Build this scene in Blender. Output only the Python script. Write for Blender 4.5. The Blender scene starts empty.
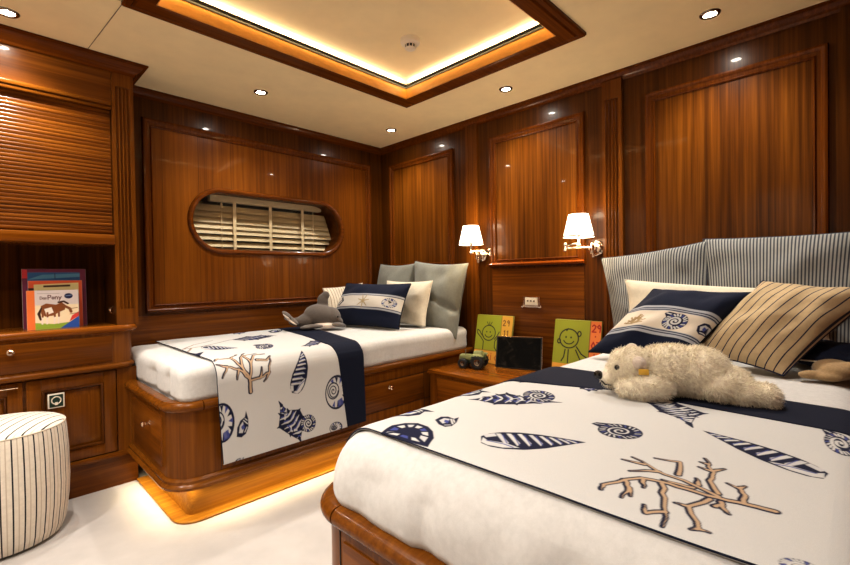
import bpy, bmesh, math, random
import numpy as np
from mathutils import Vector, Matrix, noise
from mathutils.geometry import tessellate_polygon
random.seed(7); rng = np.random.default_rng(11)
PI = math.pi
COL = bpy.context.scene.collection
ZC = 2.16            # ceiling height
W = .045             # wall surface offset behind the crown line

# ------------------------------------------------------------------ materials
def new_mat(name):
    m = bpy.data.materials.new(name); m.use_nodes = True
    nt = m.node_tree; nt.nodes.clear()
    out = nt.nodes.new('ShaderNodeOutputMaterial'); b = nt.nodes.new('ShaderNodeBsdfPrincipled')
    nt.links.new(b.outputs[0], out.inputs[0])
    return m, nt, b
def setin(b, **k):
    for n, v in k.items(): b.inputs[n.replace('_', ' ')].default_value = v
def ramp(nt, fac, stops):
    r = nt.nodes.new('ShaderNodeValToRGB'); e = r.color_ramp.elements
    while len(e) < len(stops): e.new(.5)
    for i, (p, c) in enumerate(stops): e[i].position = p; e[i].color = (*c, 1)
    nt.links.new(fac, r.inputs[0]); return r.outputs[0]
def mathn(nt, op, a, b=None, c=None):
    n = nt.nodes.new('ShaderNodeMath'); n.operation = op
    for i, v in enumerate((a, b, c)):
        if v is None: continue
        if isinstance(v, (int, float)): n.inputs[i].default_value = v
        else: nt.links.new(v, n.inputs[i])
    return n.outputs[0]
def objcoord(nt, scale=None):
    t = nt.nodes.new('ShaderNodeTexCoord'); o = t.outputs['Object']
    if scale:
        mp = nt.nodes.new('ShaderNodeMapping'); mp.inputs['Scale'].default_value = scale
        nt.links.new(o, mp.inputs[0]); o = mp.outputs[0]
    return o
def noise_tex(nt, vec, scale, detail=3, rough=.5, dist=0):
    n = nt.nodes.new('ShaderNodeTexNoise'); n.inputs['Scale'].default_value = scale
    n.inputs['Detail'].default_value = detail; n.inputs['Roughness'].default_value = rough; n.inputs['Distortion'].default_value = dist
    nt.links.new(vec, n.inputs['Vector']); return n.outputs['Fac']
def bump(nt, b, h, strength=.1, dist=.002):
    n = nt.nodes.new('ShaderNodeBump'); n.inputs['Strength'].default_value = strength; n.inputs['Distance'].default_value = dist
    nt.links.new(h, n.inputs['Height']); nt.links.new(n.outputs[0], b.inputs['Normal'])
def mixc(nt, fac, a, b, mode='MIX'):
    n = nt.nodes.new('ShaderNodeMix'); n.data_type = 'RGBA'; n.blend_type = mode
    for s, v in ((0, fac), (6, a), (7, b)):
        if isinstance(v, (int, float)): n.inputs[s].default_value = v
        elif isinstance(v, tuple): n.inputs[s].default_value = (*v, 1)
        else: nt.links.new(v, n.inputs[s])
    return n.outputs[2]

def wood(name, axis='Z', tone=1.0, plank=0.0, rough=.2, stripe=1.0, hue=(1, 1, 1)):
    """varnished ribbon-stripe mahogany; axis = grain direction"""
    m, nt, b = new_mat(name)
    ax = 'XYZ'.index(axis)
    s1 = [62.0] * 3; s1[ax] = 1.0
    s2 = [170.0] * 3; s2[ax] = 4.0
    s3 = [9.0] * 3; s3[ax] = .5
    f1 = noise_tex(nt, objcoord(nt, s1), 1, 3, .55, .25)
    f2 = noise_tex(nt, objcoord(nt, s2), 1, 2, .6)
    f3 = noise_tex(nt, objcoord(nt, s3), 1, 2, .5, .4)
    v = mathn(nt, 'ADD', mathn(nt, 'MULTIPLY', f1, .62 * stripe), mathn(nt, 'MULTIPLY', f3, .38 * stripe))
    v = mathn(nt, 'ADD', v, mathn(nt, 'MULTIPLY', f2, .22))
    v = mathn(nt, 'ADD', v, .5 - .5 * stripe - .11)
    if plank:
        sep = nt.nodes.new('ShaderNodeSeparateXYZ'); nt.links.new(objcoord(nt), sep.inputs[0])
        across = mathn(nt, 'ADD', sep.outputs[0], sep.outputs[1]) if axis == 'Z' else sep.outputs[2]
        cell = mathn(nt, 'FLOOR', mathn(nt, 'DIVIDE', across, plank))
        wn = nt.nodes.new('ShaderNodeTexWhiteNoise'); wn.noise_dimensions = '1D'; nt.links.new(cell, wn.inputs['W'])
        v = mathn(nt, 'ADD', v, mathn(nt, 'MULTIPLY', mathn(nt, 'SUBTRACT', wn.outputs['Value'], .5), .16))
    t = tone
    c = ramp(nt, v, [(.22, (.036 * t * hue[0], .0088 * t * hue[1], .0006 * t * hue[2])),
                     (.48, (.130 * t * hue[0], .037 * t * hue[1], .0026 * t * hue[2])),
                     (.78, (.275 * t * hue[0], .090 * t * hue[1], .0075 * t * hue[2]))])
    if plank:
        fr = mathn(nt, 'FRACT', mathn(nt, 'DIVIDE', across, plank))
        seam = mathn(nt, 'LESS_THAN', fr, .012)
        c = mixc(nt, mathn(nt, 'MULTIPLY', seam, .55), c, (.02, .006, .002))
    nt.links.new(c, b.inputs['Base Color'])
    setin(b, Roughness=rough + .1, Coat_Weight=.10, Coat_Roughness=.035, Specular_IOR_Level=.14)
    bump(nt, b, f2, .02, .001)
    return m
def plain(name, col, rough=.5, metal=0, nscale=0, namp=.12, coat=0, sheen=0, bmp=0, emit=None, estr=0):
    m, nt, b = new_mat(name)
    setin(b, Roughness=rough, Metallic=metal, Coat_Weight=coat, Sheen_Weight=sheen)
    sc = nscale or 40
    f = noise_tex(nt, objcoord(nt), sc, 3, .6)
    lo = tuple(max(0, x * (1 - namp)) for x in col); hi = tuple(min(1, x * (1 + namp)) for x in col)
    nt.links.new(ramp(nt, f, [(.3, lo), (.7, hi)]), b.inputs['Base Color'])
    if bmp: bump(nt, b, f, bmp, .002)
    if emit: setin(b, Emission_Color=(*emit, 1), Emission_Strength=estr)
    return m
def fabric(name, col=None, attr=False, stripes=None, rough=.85, weave=900, sheen=.15, alt=None, bmp=.12, wr=0):
    """cloth; attr -> printed colours stored on the cloth; stripes = (axis, period, width, colour) in the cloth's own st coordinates"""
    m, nt, b = new_mat(name)
    setin(b, Roughness=rough, Sheen_Weight=sheen, Specular_IOR_Level=.25)
    oc = objcoord(nt)
    f = noise_tex(nt, oc, weave, 1, .5)
    if attr:
        a = nt.nodes.new('ShaderNodeAttribute'); a.attribute_name = 'print'; c = a.outputs['Color']
    else:
        c = ramp(nt, noise_tex(nt, oc, 60, 3, .6), [(.3, tuple(x * .93 for x in col)), (.7, tuple(min(1, x * 1.05) for x in col))])
    if stripes:
        a = nt.nodes.new('ShaderNodeAttribute'); a.attribute_name = 'st'
        sep = nt.nodes.new('ShaderNodeSeparateXYZ'); nt.links.new(a.outputs['Vector'], sep.inputs[0])
        ax, per, wid, sc = stripes
        fr = mathn(nt, 'FRACT', mathn(nt, 'DIVIDE', sep.outputs[ax], per))
        e = mathn(nt, 'LESS_THAN', fr, wid)
        c = mixc(nt, e, c, sc)
        if alt:
            fr2 = mathn(nt, 'FRACT', mathn(nt, 'ADD', mathn(nt, 'DIVIDE', sep.outputs[ax], per), alt[0]))
            c = mixc(nt, mathn(nt, 'LESS_THAN', fr2, alt[1]), c, alt[2])
    c = mixc(nt, .25, c, ramp(nt, f, [(.3, (.6, .6, .6)), (.7, (1, 1, 1))]), 'MULTIPLY')
    nt.links.new(c, b.inputs['Base Color'])
    h = f
    if wr: h = mathn(nt, 'ADD', mathn(nt, 'MULTIPLY', f, .3), mathn(nt, 'MULTIPLY', noise_tex(nt, oc, 9, 4, .6, .6), wr))
    bump(nt, b, h, bmp, .004)
    return m
def painted(name, rough=.35, coat=0):
    m, nt, b = new_mat(name); setin(b, Roughness=rough, Coat_Weight=coat)
    a = nt.nodes.new('ShaderNodeAttribute'); a.attribute_name = 'print'
    f = noise_tex(nt, objcoord(nt), 300, 2, .5)
    nt.links.new(mixc(nt, .1, a.outputs['Color'], ramp(nt, f, [(.3, (.7, .7, .7)), (.7, (1, 1, 1))]), 'MULTIPLY'), b.inputs['Base Color'])
    return m

M = {}
M['wz'] = wood('mahogany_vertical', 'Z', 1.0, rough=.2, stripe=.8)
M['fz'] = wood('furniture_mahogany_vertical', 'Z', 1.12, rough=.2, stripe=.65, hue=(1, 1.05, 1.1))
M['fx'] = wood('furniture_mahogany_x', 'X', .94, rough=.2, stripe=.8)
M['fy'] = wood('furniture_mahogany_y', 'Y', 1.15, rough=.2, stripe=.75)
M['wzp'] = wood('mahogany_vertical_boards', 'Z', 1.10, plank=.205, rough=.2, stripe=.6)
M['wzb'] = wood('mahogany_bright_panel', 'Z', .78, rough=.2, stripe=1.3)
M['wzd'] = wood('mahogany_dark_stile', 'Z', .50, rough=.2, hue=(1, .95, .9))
M['wx'] = wood('mahogany_horizontal_x', 'X', 1.0, rough=.2)
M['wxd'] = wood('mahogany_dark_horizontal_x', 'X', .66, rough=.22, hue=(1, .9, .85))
M['wy'] = wood('mahogany_horizontal_y', 'Y', 1.0, rough=.2)
M['wyd'] = wood('mahogany_dark_horizontal_y', 'Y', .66, rough=.22, hue=(1, .9, .85))
M['mx'] = wood('moulding_wood_x', 'X', .78, rough=.16, stripe=.6, hue=(1.05, .9, .85))
M['my'] = wood('moulding_wood_y', 'Y', .85, rough=.16, stripe=.6, hue=(1.05, .9, .85))
M['mz'] = wood('moulding_wood_z', 'Z', .72, rough=.16, stripe=.6, hue=(1.05, .9, .85))
M['rail'] = wood('bed_rail_wood', 'X', 1.05, rough=.15, stripe=.6, hue=(1.0, 1.05, 1.1))
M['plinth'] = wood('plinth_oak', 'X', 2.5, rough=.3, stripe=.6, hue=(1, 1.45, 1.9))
M['lip'] = plain('tray_lip_wood', (.58, .26, .045), .4, nscale=20, namp=.08)
M['bar'] = wood('moulding_bar_lit_wood', 'Y', 1.9, rough=.05, stripe=.5, hue=(1.1, .85, .9))  # lighter than the other mouldings: wall-lamp highlight put into the colour
M['tamb'] = wood('tambour_wood', 'X', 1.15, rough=.22, stripe=1.3)
M['ceil'] = plain('ceiling_leather', (.88, .735, .46), .75, nscale=6, namp=.04)
M['chrome'] = plain('polished_nickel', (.82, .66, .52), .12, 1, namp=.03)
M['chromed'] = plain('dark_chrome', (.25, .2, .16), .2, 1, namp=.05)
M['black'] = plain('black_gap', (.006, .005, .005), .6)
M['white_plastic'] = plain('white_plastic', (.82, .75, .64), .4, namp=.02)
M['sheet'] = fabric('white_sheet', (.62, .608, .595), weave=1200, wr=.5, bmp=.2)
M['coverlet'] = fabric('printed_coverlet_cloth', attr=True, weave=1100, bmp=.1, sheen=0)
M['navy'] = fabric('navy_cloth', (.004, .0068, .022), weave=1100, sheen=.0)
M['printed_cushion'] = fabric('printed_cushion_cloth', attr=True, weave=900, sheen=.03)
M['grey_pillow'] = fabric('grey_linen', (.225, .227, .195), weave=700, wr=.4, bmp=.2)
M['cream_pillow'] = fabric('cream_cotton', (.72, .65, .52), weave=1000, wr=.4, bmp=.2)
M['cream_stripe'] = fabric('cream_striped_cotton', (.74, .67, .55), stripes=(0, .024, .2, (.36, .27, .19)), weave=900)
M['ticking'] = fabric('grey_ticking_stripe', (.36, .36, .335), stripes=(0, .0112, .45, (.055, .06, .075)), weave=900, wr=.6)
M['beige_stripe'] = fabric('beige_striped_linen', (.53, .40, .235), stripes=(0, .029, .13, (.014, .017, .045)), weave=600, wr=.8)
M['pouf'] = fabric('pouf_striped_cloth', (.76, .69, .59), stripes=(1, .0335, .14, (.015, .015, .02)), weave=900, wr=.3,
                   alt=(.5, .10, (.56, .47, .37)))
M['fur'] = plain('cream_fur', (.92, .81, .66), .9, nscale=90, namp=.16, sheen=.3, bmp=.3)
M['grey_plush'] = plain('grey_plush', (.115, .095, .083), .95, nscale=220, namp=.25, sheen=.3, bmp=.5)
M['white_plush'] = plain('white_plush', (.68, .58, .5), .95, nscale=220, namp=.12, sheen=.2, bmp=.4)
M['beige_plush'] = plain('beige_plush', (.36, .24, .12), .95, nscale=160, namp=.15, sheen=.2, bmp=.4)
M['blind'] = plain('cream_blind_slat', (.62, .52, .33), .5, nscale=15, namp=.05)
M['print'] = painted('printed_paper', .35, .2)
M['canvas'] = painted('painted_canvas', .55)
M['paper'] = plain('page_paper', (.7, .65, .55), .8)
M['gloss_black'] = plain('glossy_black', (.006, .006, .007), .1, nscale=5, namp=.4, coat=.2)
M['rubber'] = plain('black_rubber', (.012, .012, .013), .55, nscale=120, bmp=.3)
M['tractor_green'] = plain('pale_green_plastic', (.22, .23, .09), .35, namp=.1)
M['tractor_dark'] = plain('dark_green_plastic', (.03, .05, .02), .4, namp=.2)
M['yellow'] = plain('yellow_tag', (.75, .45, .05), .5)
M['shade'] = plain('glowing_lampshade', (.9, .82, .68), .8, namp=.02, emit=(1, .86, .66), estr=3.2)
M['lens'] = plain('lit_lamp_lens', (1, .95, .85), .4, namp=.01, emit=(1, .93, .8), estr=300)

def carpet():
    m, nt, b = new_mat('cream_carpet')
    oc = objcoord(nt)
    f = noise_tex(nt, oc, 420, 3, .7); g = noise_tex(nt, oc, 5, 3, .6)
    c = mixc(nt, .35, ramp(nt, g, [(.3, (.44, .41, .392)), (.7, (.52, .488, .465))]), ramp(nt, f, [(.25, (.62, .6, .58)), (.75, (1, 1, 1))]), 'MULTIPLY')
    nt.links.new(c, b.inputs['Base Color']); setin(b, Roughness=.95, Sheen_Weight=.2)
    bump(nt, b, f, .5, .004); return m
M['carpet'] = carpet()
M['cream_wall'] = plain('cream_bounce_panel', (.66, .58, .47), .7, nscale=8, namp=.04)  # finish of the unseen end wall, made cream so that it bounces light
def glass():
    m, nt, b = new_mat('window_glass')
    setin(b, Base_Color=(.9, .95, .95, 1), Roughness=.03, Transmission_Weight=.9, IOR=1.45)
    f = noise_tex(nt, objcoord(nt), 3, 1); bump(nt, b, f, .01, .001); return m
M['glass'] = glass()
M['night'] = plain('night_outside', (.004, .005, .008), .9)

# ------------------------------------------------------------------ objects
def link(name, me, mats, parent=None, sharp=35):
    o = bpy.data.objects.new(name, me); COL.objects.link(o)
    for m in (mats if isinstance(mats, (list, tuple)) else [mats]): me.materials.append(M[m] if isinstance(m, str) else m)
    if len(me.polygons):
        me.polygons.foreach_set('use_smooth', [True] * len(me.polygons))
        if sharp is not None: me.set_sharp_from_angle(angle=math.radians(sharp))
    if parent is not None:
        o.parent = parent; o.matrix_parent_inverse = Matrix.Translation(-parent.location)
    return o
def fin(name, bm, mats, parent=None, sharp=35, doubles=0):
    if doubles: bmesh.ops.remove_doubles(bm, verts=bm.verts, dist=doubles)
    bmesh.ops.recalc_face_normals(bm, faces=bm.faces)
    me = bpy.data.meshes.new(name); bm.to_mesh(me); bm.free()
    return link(name, me, mats, parent, sharp)
def struct(o, kind='structure'):
    o['kind'] = kind; return o
def thing(name, label, cat, loc, group=None):
    o = bpy.data.objects.new(name, None); COL.objects.link(o); o.location = loc; o.empty_display_size = .05
    o['label'] = label; o['category'] = cat
    if group: o['group'] = group
    return o
def tag(o, label, cat, group=None):
    o['label'] = label; o['category'] = cat
    if group: o['group'] = group
    return o

def box(bm, x0, x1, y0, y1, z0, z1, bev=0, mi=0, seg=2):
    r = bmesh.ops.create_cube(bm, size=1)
    vs = r['verts']
    for v in vs:
        v.co = Vector((x0 + (x1 - x0) * (v.co.x + .5), y0 + (y1 - y0) * (v.co.y + .5), z0 + (z1 - z0) * (v.co.z + .5)))
    fs = list({f for v in vs for f in v.link_faces})
    if bev:
        es = list({e for v in vs for e in v.link_edges})
        r2 = bmesh.ops.bevel(bm, geom=es, offset=bev, segments=seg, profile=.5, affect='EDGES')
        fs = list(set(r2['faces']) | {f for f in fs if f.is_valid})
    for f in fs:
        if f.is_valid: f.material_index = mi
    return vs
def nbox(name, mats, parent, *a, **k):
    bm = bmesh.new(); box(bm, *a, **k); return fin(name, bm, mats, parent)
def sweep(bm, path, prof, fmap, closed=False, mi=0, cap=True):
    """path: 2D points; prof: closed polygon of (outward offset, height); fmap(x, y, h) -> world; mitred corners"""
    n = len(path); P = [Vector(p) for p in path]; rings = []
    for i in range(n):
        a = P[i - 1] if (i > 0 or closed) else None
        c = P[(i + 1) % n] if (i < n - 1 or closed) else None
        d1 = (P[i] - a).normalized() if a is not None else None
        d2 = (c - P[i]).normalized() if c is not None else None
        if d1 is None: d1 = d2
        if d2 is None: d2 = d1
        n1 = Vector((d1.y, -d1.x)); n2 = Vector((d2.y, -d2.x))
        m = (n1 + n2)
        m = m / max(.15, m.dot(n1)) if m.length > 1e-6 else n1
        rings.append([bm.verts.new(fmap(P[i].x + m.x * o, P[i].y + m.y * o, h)) for o, h in prof])
    k = len(prof)
    for i in range(n if closed else n - 1):
        A, B = rings[i], rings[(i + 1) % n]
        for j in range(k):
            f = bm.faces.new((A[j], A[(j + 1) % k], B[(j + 1) % k], B[j])); f.material_index = mi
    if not closed and cap:
        for r in (rings[0], rings[-1]):
            f = bm.faces.new(r); f.material_index = mi
def XY(x, y, h): return Vector((x, y, h))
def arc(cx, cy, r, a0, a1, n=10):
    return [(cx + r * math.cos(a0 + (a1 - a0) * i / n), cy + r * math.sin(a0 + (a1 - a0) * i / n)) for i in range(n + 1)]
def halfround(o, h0, h1, depth, n=8, back=0.0):
    """profile: flat back at offset `back`, rounded nose reaching o = back + depth"""
    c = (h0 + h1) / 2; r = (h1 - h0) / 2
    return [(back, h0)] + [(depth * math.cos(t), c + r * math.sin(t)) for t in [-PI / 2 + PI * i / n for i in range(n + 1)]] + [(back, h1)]
def extrude_poly(bm, pts, z0, z1, mi=0, fmap=XY):
    a = [bm.verts.new(fmap(x, y, z0)) for x, y in pts]; b = [bm.verts.new(fmap(x, y, z1)) for x, y in pts]
    k = len(pts)
    for i in range(k):
        f = bm.faces.new((a[i], a[(i + 1) % k], b[(i + 1) % k], b[i])); f.material_index = mi
    for l in (a, b):
        f = bm.faces.new(l); f.material_index = mi
def lathe(bm, prof, centre, axis=Vector((0, 0, 1)), n=28, mi=0):
    axis = Vector(axis).normalized(); q = Vector((0, 0, 1)).rotation_difference(axis).to_matrix(); c = Vector(centre)
    rings = []
    for r, h in prof:
        if r < 1e-6: rings.append([bm.verts.new(c + q @ Vector((0, 0, h)))])
        else: rings.append([bm.verts.new(c + q @ Vector((r * math.cos(2 * PI * i / n), r * math.sin(2 * PI * i / n), h))) for i in range(n)])
    for A, B in zip(rings, rings[1:]):
        for i in range(n):
            j = (i + 1) % n
            if len(A) == 1 and len(B) == 1: continue
            if len(A) == 1: f = bm.faces.new((A[0], B[i], B[j]))
            elif len(B) == 1: f = bm.faces.new((A[i], A[j], B[0]))
            else: f = bm.faces.new((A[i], A[j], B[j], B[i]))
            f.material_index = mi
def tube(bm, pts, r, n=10, mi=0, cap=True):
    P = [Vector(p) for p in pts]; R = r if isinstance(r, (list, tuple)) else [r] * len(P)
    up = Vector((0, 0, 1)); rings = []; prev = None
    for i, p in enumerate(P):
        d = (P[min(i + 1, len(P) - 1)] - P[max(i - 1, 0)]).normalized()
        if prev is None:
            s = d.cross(up)
            if s.length < .1: s = d.cross(Vector((1, 0, 0)))
        else: s = prev - d * prev.dot(d)
        s.normalize(); prev = s; t = d.cross(s)
        rings.append([bm.verts.new(p + (s * math.cos(2 * PI * k / n) + t * math.sin(2 * PI * k / n)) * R[i]) for k in range(n)])
    for A, B in zip(rings, rings[1:]):
        for k in range(n):
            f = bm.faces.new((A[k], A[(k + 1) % n], B[(k + 1) % n], B[k])); f.material_index = mi
    if cap:
        for rg in (rings[0], rings[-1]):
            f = bm.faces.new(rg); f.material_index = mi
def ball(bm, c, r, mi=0, sub=3, rot=None):
    res = bmesh.ops.create_icosphere(bm, subdivisions=sub, radius=1)
    R = r if isinstance(r, (tuple, list)) else (r, r, r)
    for v in res['verts']:
        p = Vector((v.co.x * R[0], v.co.y * R[1], v.co.z * R[2]))
        if rot is not None: p = rot @ p
        v.co = p + Vector(c)
    for f in {f for v in res['verts'] for f in v.link_faces}: f.material_index = mi

def grid_me(name, P, prints=None, st=None, flip=False):
    """P: (n, m, 3) array -> grid mesh with optional point colours / st coordinates"""
    n, m = P.shape[:2]
    idx = np.arange(n * m).reshape(n, m)
    q = np.stack([idx[:-1, :-1], idx[1:, :-1], idx[1:, 1:], idx[:-1, 1:]], -1).reshape(-1, 4)
    if flip: q = q[:, ::-1]
    me = bpy.data.meshes.new(name)
    me.from_pydata(P.reshape(-1, 3).tolist(), [], q.tolist())
    put_attrs(me, prints, st)
    return me
def put_attrs(me, prints=None, st=None):
    if prints is not None:
        a = me.color_attributes.new('print', 'FLOAT_COLOR', 'POINT')
        a.data.foreach_set('color', np.concatenate([prints, np.ones((len(prints), 1))], 1).astype(np.float32).ravel())
    if st is not None:
        a = me.attributes.new('st', 'FLOAT_VECTOR', 'POINT')
        a.data.foreach_set('vector', np.concatenate([st, np.zeros((len(st), 1))], 1).astype(np.float32).ravel())

# ------------------------------------------------------------------ painting colours into cloth / paper points
NAVY = (.006, .008, .034); BLUE = (.055, .070, .26); CLOTH = (.585, .578, .568); PALE = (.54, .535, .54); SAND = (.50, .35, .225)
class Painter:
    def __init__(s, U, V, base, px):
        s.U = U.ravel(); s.V = V.ravel(); s.c = np.tile(np.array(base, float), (s.U.size, 1)); s.px = px
    def _sel(s, pts, pad):
        a = np.array(pts); lo = a.min(0) - pad; hi = a.max(0) + pad
        return np.where((s.U > lo[0]) & (s.U < hi[0]) & (s.V > lo[1]) & (s.V < hi[1]))[0]
    def _mix(s, i, d, col, al=1):
        k = np.clip(.5 - d / s.px, 0, 1) * al
        s.c[i] = s.c[i] * (1 - k[:, None]) + np.array(col) * k[:, None]
    def line(s, pts, w, col, al=1):
        if len(pts) < 2: return
        ws = list(w) if isinstance(w, (list, tuple)) else [w] * len(pts)
        i = s._sel(pts, max(ws) + s.px * 2)
        if not len(i): return
        x, y = s.U[i], s.V[i]; best = np.full(len(i), 9.)
        for (p, q, wa, wb) in zip(pts, pts[1:], ws, ws[1:]):
            dx, dy = q[0] - p[0], q[1] - p[1]; L = dx * dx + dy * dy + 1e-12
            t = np.clip(((x - p[0]) * dx + (y - p[1]) * dy) / L, 0, 1)
            best = np.minimum(best, np.hypot(x - p[0] - t * dx, y - p[1] - t * dy) - (wa + (wb - wa) * t))
        s._mix(i, best, col, al)
    def poly(s, pts, col, al=1, grow=0):
        i = s._sel(pts, abs(grow) + s.px * 2)
        if not len(i): return
        x, y = s.U[i], s.V[i]; d = np.full(len(i), 9.); ins = np.zeros(len(i), bool)
        for p, q in zip(pts, list(pts[1:]) + [pts[0]]):
            dx, dy = q[0] - p[0], q[1] - p[1]; L = dx * dx + dy * dy + 1e-12
            t = np.clip(((x - p[0]) * dx + (y - p[1]) * dy) / L, 0, 1)
            d = np.minimum(d, np.hypot(x - p[0] - t * dx, y - p[1] - t * dy))
            if abs(dy) > 1e-12:
                c = ((p[1] > y) != (q[1] > y)) & (x < dx * (y - p[1]) / dy + p[0]); ins ^= c
        s._mix(i, np.where(ins, -d, d) - grow, col, al)
def F(fr): 
    c, a, b = fr
    return lambda x, y: (c[0] + x * a[0] + y * b[0], c[1] + x * a[1] + y * b[1])
def flen(fr): return min(math.hypot(*fr[1]), math.hypot(*fr[2]))
def ell(f, cx, cy, rx, ry, n=28): return [f(cx + rx * math.cos(2 * PI * i / n), cy + ry * math.sin(2 * PI * i / n)) for i in range(n)]
def m_auger(P, fr, lw=.0025):
    f = F(fr)
    hw = lambda x: float(np.interp(x, [0, .08, .2, .4, .6, .8, .93, 1], [.42, .8, 1.0, 1.02, .8, .42, .16, .02]))
    out = [f(x, hw(x)) for x in np.linspace(0, 1, 24)] + [f(x, -hw(x)) for x in np.linspace(1, 0, 24)]
    P.poly(out, NAVY)
    for k, x in enumerate([.20, .31, .42, .53, .63, .72, .80, .87]):
        w = .034 - .0026 * k; h = hw(x) * .84
        P.poly([f(x - .05, h), f(x - .05 + w * 1.5, h * .98), f(x + w + .035, -h * .35), f(x + .035, -h * .75)], CLOTH if k % 3 else PALE)
        P.line([f(x + .02, h * .8), f(x + .055, -h * .6)], lw * .5, BLUE)
    P.poly([f(.02, .3), f(.06, -.05), f(.24, -.35), f(.36, -.82), f(.2, -.86), f(.06, -.62), f(.0, -.3)], CLOTH)
    P.line([f(.06, -.1), f(.22, -.45), f(.30, -.78)], lw * .8, BLUE)
    P.poly([f(.02, .66), f(.14, .86), f(.16, .5), f(.05, .3)], PALE)
def m_amm(P, fr, lw=.003, tail=True):
    f = F(fr)
    if tail: P.poly([f(-.3, .95), f(-1.05, 1.0), f(-1.3, .75), f(-.95, .35), f(-.6, .3)], NAVY); P.line([f(-1.1, .8), f(-.6, .72)], lw * .5, CLOTH)
    P.poly(ell(f, 0, 0, 1, 1), NAVY)
    for k in range(22):
        a = 2 * PI * k / 22
        P.line([f(.68 * math.cos(a), .68 * math.sin(a)), f(.9 * math.cos(a + .12), .9 * math.sin(a + .12))], lw * .55, CLOTH if k % 4 else BLUE)
    sp = [f((.08 + .5 * t / 11) * math.cos(t), (.08 + .5 * t / 11) * math.sin(t)) for t in np.linspace(0, 11, 50)]
    P.line(sp, lw * .75, CLOTH)
def m_snail(P, fr, lw=.004):
    f = F(fr)
    P.poly(ell(f, 0, 0, 1, 1), NAVY)
    P.poly(ell(f, -.05, 0, .86, .87), CLOTH)
    for k in range(9):
        a = -1.9 + k * .5
        P.poly([f(.5 * math.cos(a), .5 * math.sin(a)), f(.86 * math.cos(a - .14), .86 * math.sin(a - .14)), f(.88 * math.cos(a + .16), .88 * math.sin(a + .16))], NAVY if k % 2 else BLUE)
    P.poly(ell(f, -.3, .1, .52, .5), NAVY); P.poly(ell(f, -.3, .1, .44, .42), CLOTH)
    sp = [f(-.3 + (.04 + .36 * t / 12) * math.cos(t), .1 + (.04 + .36 * t / 12) * math.sin(t)) for t in np.linspace(0, 12.5, 60)]
    P.line(sp, lw * .7, NAVY)
    P.poly([f(.1, -.5), f(.5, -.35), f(.6, -.75), f(.15, -.9)], BLUE, .9)
def m_hatch(P, pts, seed=1, lw=.002, n=26):
    """whelk-like body: spiky outline, whorl bands across the long axis, blue shading"""
    r = random.Random(seed); P.poly(pts, NAVY); keep0 = P.c.copy(); a = np.array(pts); c = a.mean(0); u, sv, vt = np.linalg.svd(a - c); ax, pe = vt[0], vt[1]
    t = (a - c) @ ax; q = (a - c) @ pe; t0, t1 = t.min(), t.max()
    for p in pts[::1]:
        d = np.array(p) - c; e = c + d * r.uniform(1.08, 1.22); P.line([tuple(c + d * .8), tuple(e)], [lw * 2.2, lw * .5], NAVY)
    k = max(5, n // 4)
    for i in range(k):
        f = (i + .6) / (k + .2); tc = t0 + (t1 - t0) * f
        near = np.abs(t - tc) < (t1 - t0) * .30
        hi = q[near].max() if near.any() else q.max(); lo = q[near].min() if near.any() else q.min()
        w = (hi - lo) * .36; m = (hi + lo) / 2; b = (t1 - t0) * .05
        L = [tuple(c + ax * (tc + b * math.cos(3 * z) * .8) + pe * (m + w * z)) for z in np.linspace(-1, 1, 7)]
        P.line(L, [lw * .3, lw * 1.0, lw * 1.3, lw * .9, lw * 1.2, lw * .8, lw * .3], (CLOTH, PALE)[i % 2])
        L2 = [tuple(c + ax * (tc + b * 1.7 + b * math.cos(3 * z) * .8) + pe * (m + w * z)) for z in np.linspace(-.7, .6, 6)]
        P.line(L2, lw * .8, BLUE)
    for i in range(n // 3):
        p = c + ax * r.uniform(t0, t1) * .7 + pe * r.uniform(q.min(), q.max()) * .5; e = p + ax * (t1 - t0) * r.uniform(-.1, .1) + pe * (q.max() - q.min()) * r.uniform(-.12, .12)
        P.line([tuple(p), tuple(e)], lw * .7, (CLOTH, BLUE, NAVY)[i % 3])
    ink = P.c.copy(); P.c = np.zeros_like(P.c); P.poly(pts, (1, 1, 1), 1, -lw * .5); m = P.c[:, :1]; P.c = keep0 * (1 - m) + ink * m
    for p in pts:
        d = np.array(p) - c; P.line([tuple(c + d * .86), tuple(c + d * r.uniform(1.06, 1.16))], [lw * 2.0, lw * .5], NAVY)
def m_shell(P, fr, seed=2, lw=.003):
    f = F(fr); r = random.Random(seed)
    pts = [f(-.95, .1), f(-.5, .75), f(.1, .9), f(.6, .6), f(1.0, .95), f(.8, .0), f(.45, -.65), f(-.1, -.9), f(-.6, -.6)]
    P.poly(pts, NAVY)
    P.poly([f(-.6, .1), f(-.2, .55), f(.25, .5), f(.1, -.1), f(-.3, -.4)], PALE)
    P.poly([f(-.15, .3), f(.2, .2), f(.1, -.3), f(-.2, -.1)], BLUE)
    P.line([f(.35, .5), f(.5, -.3)], lw * .7, CLOTH); P.line([f(.55, .45), f(.65, 0)], lw * .6, CLOTH); P.line([f(-.1, -.6), f(.3, -.5)], lw * .7, CLOTH)
def m_long(P, fr, seed=3, lw=.002):
    f = F(fr); r = random.Random(seed)
    pts = [f(-1, 0), f(-.6, .35), f(-.3, .8), f(.1, .55), f(.4, .8), f(.7, .4), f(1.05, .15), f(.7, -.3), f(.2, -.7), f(-.4, -.6)]
    m_hatch(P, pts, seed, lw, 18)
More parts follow.
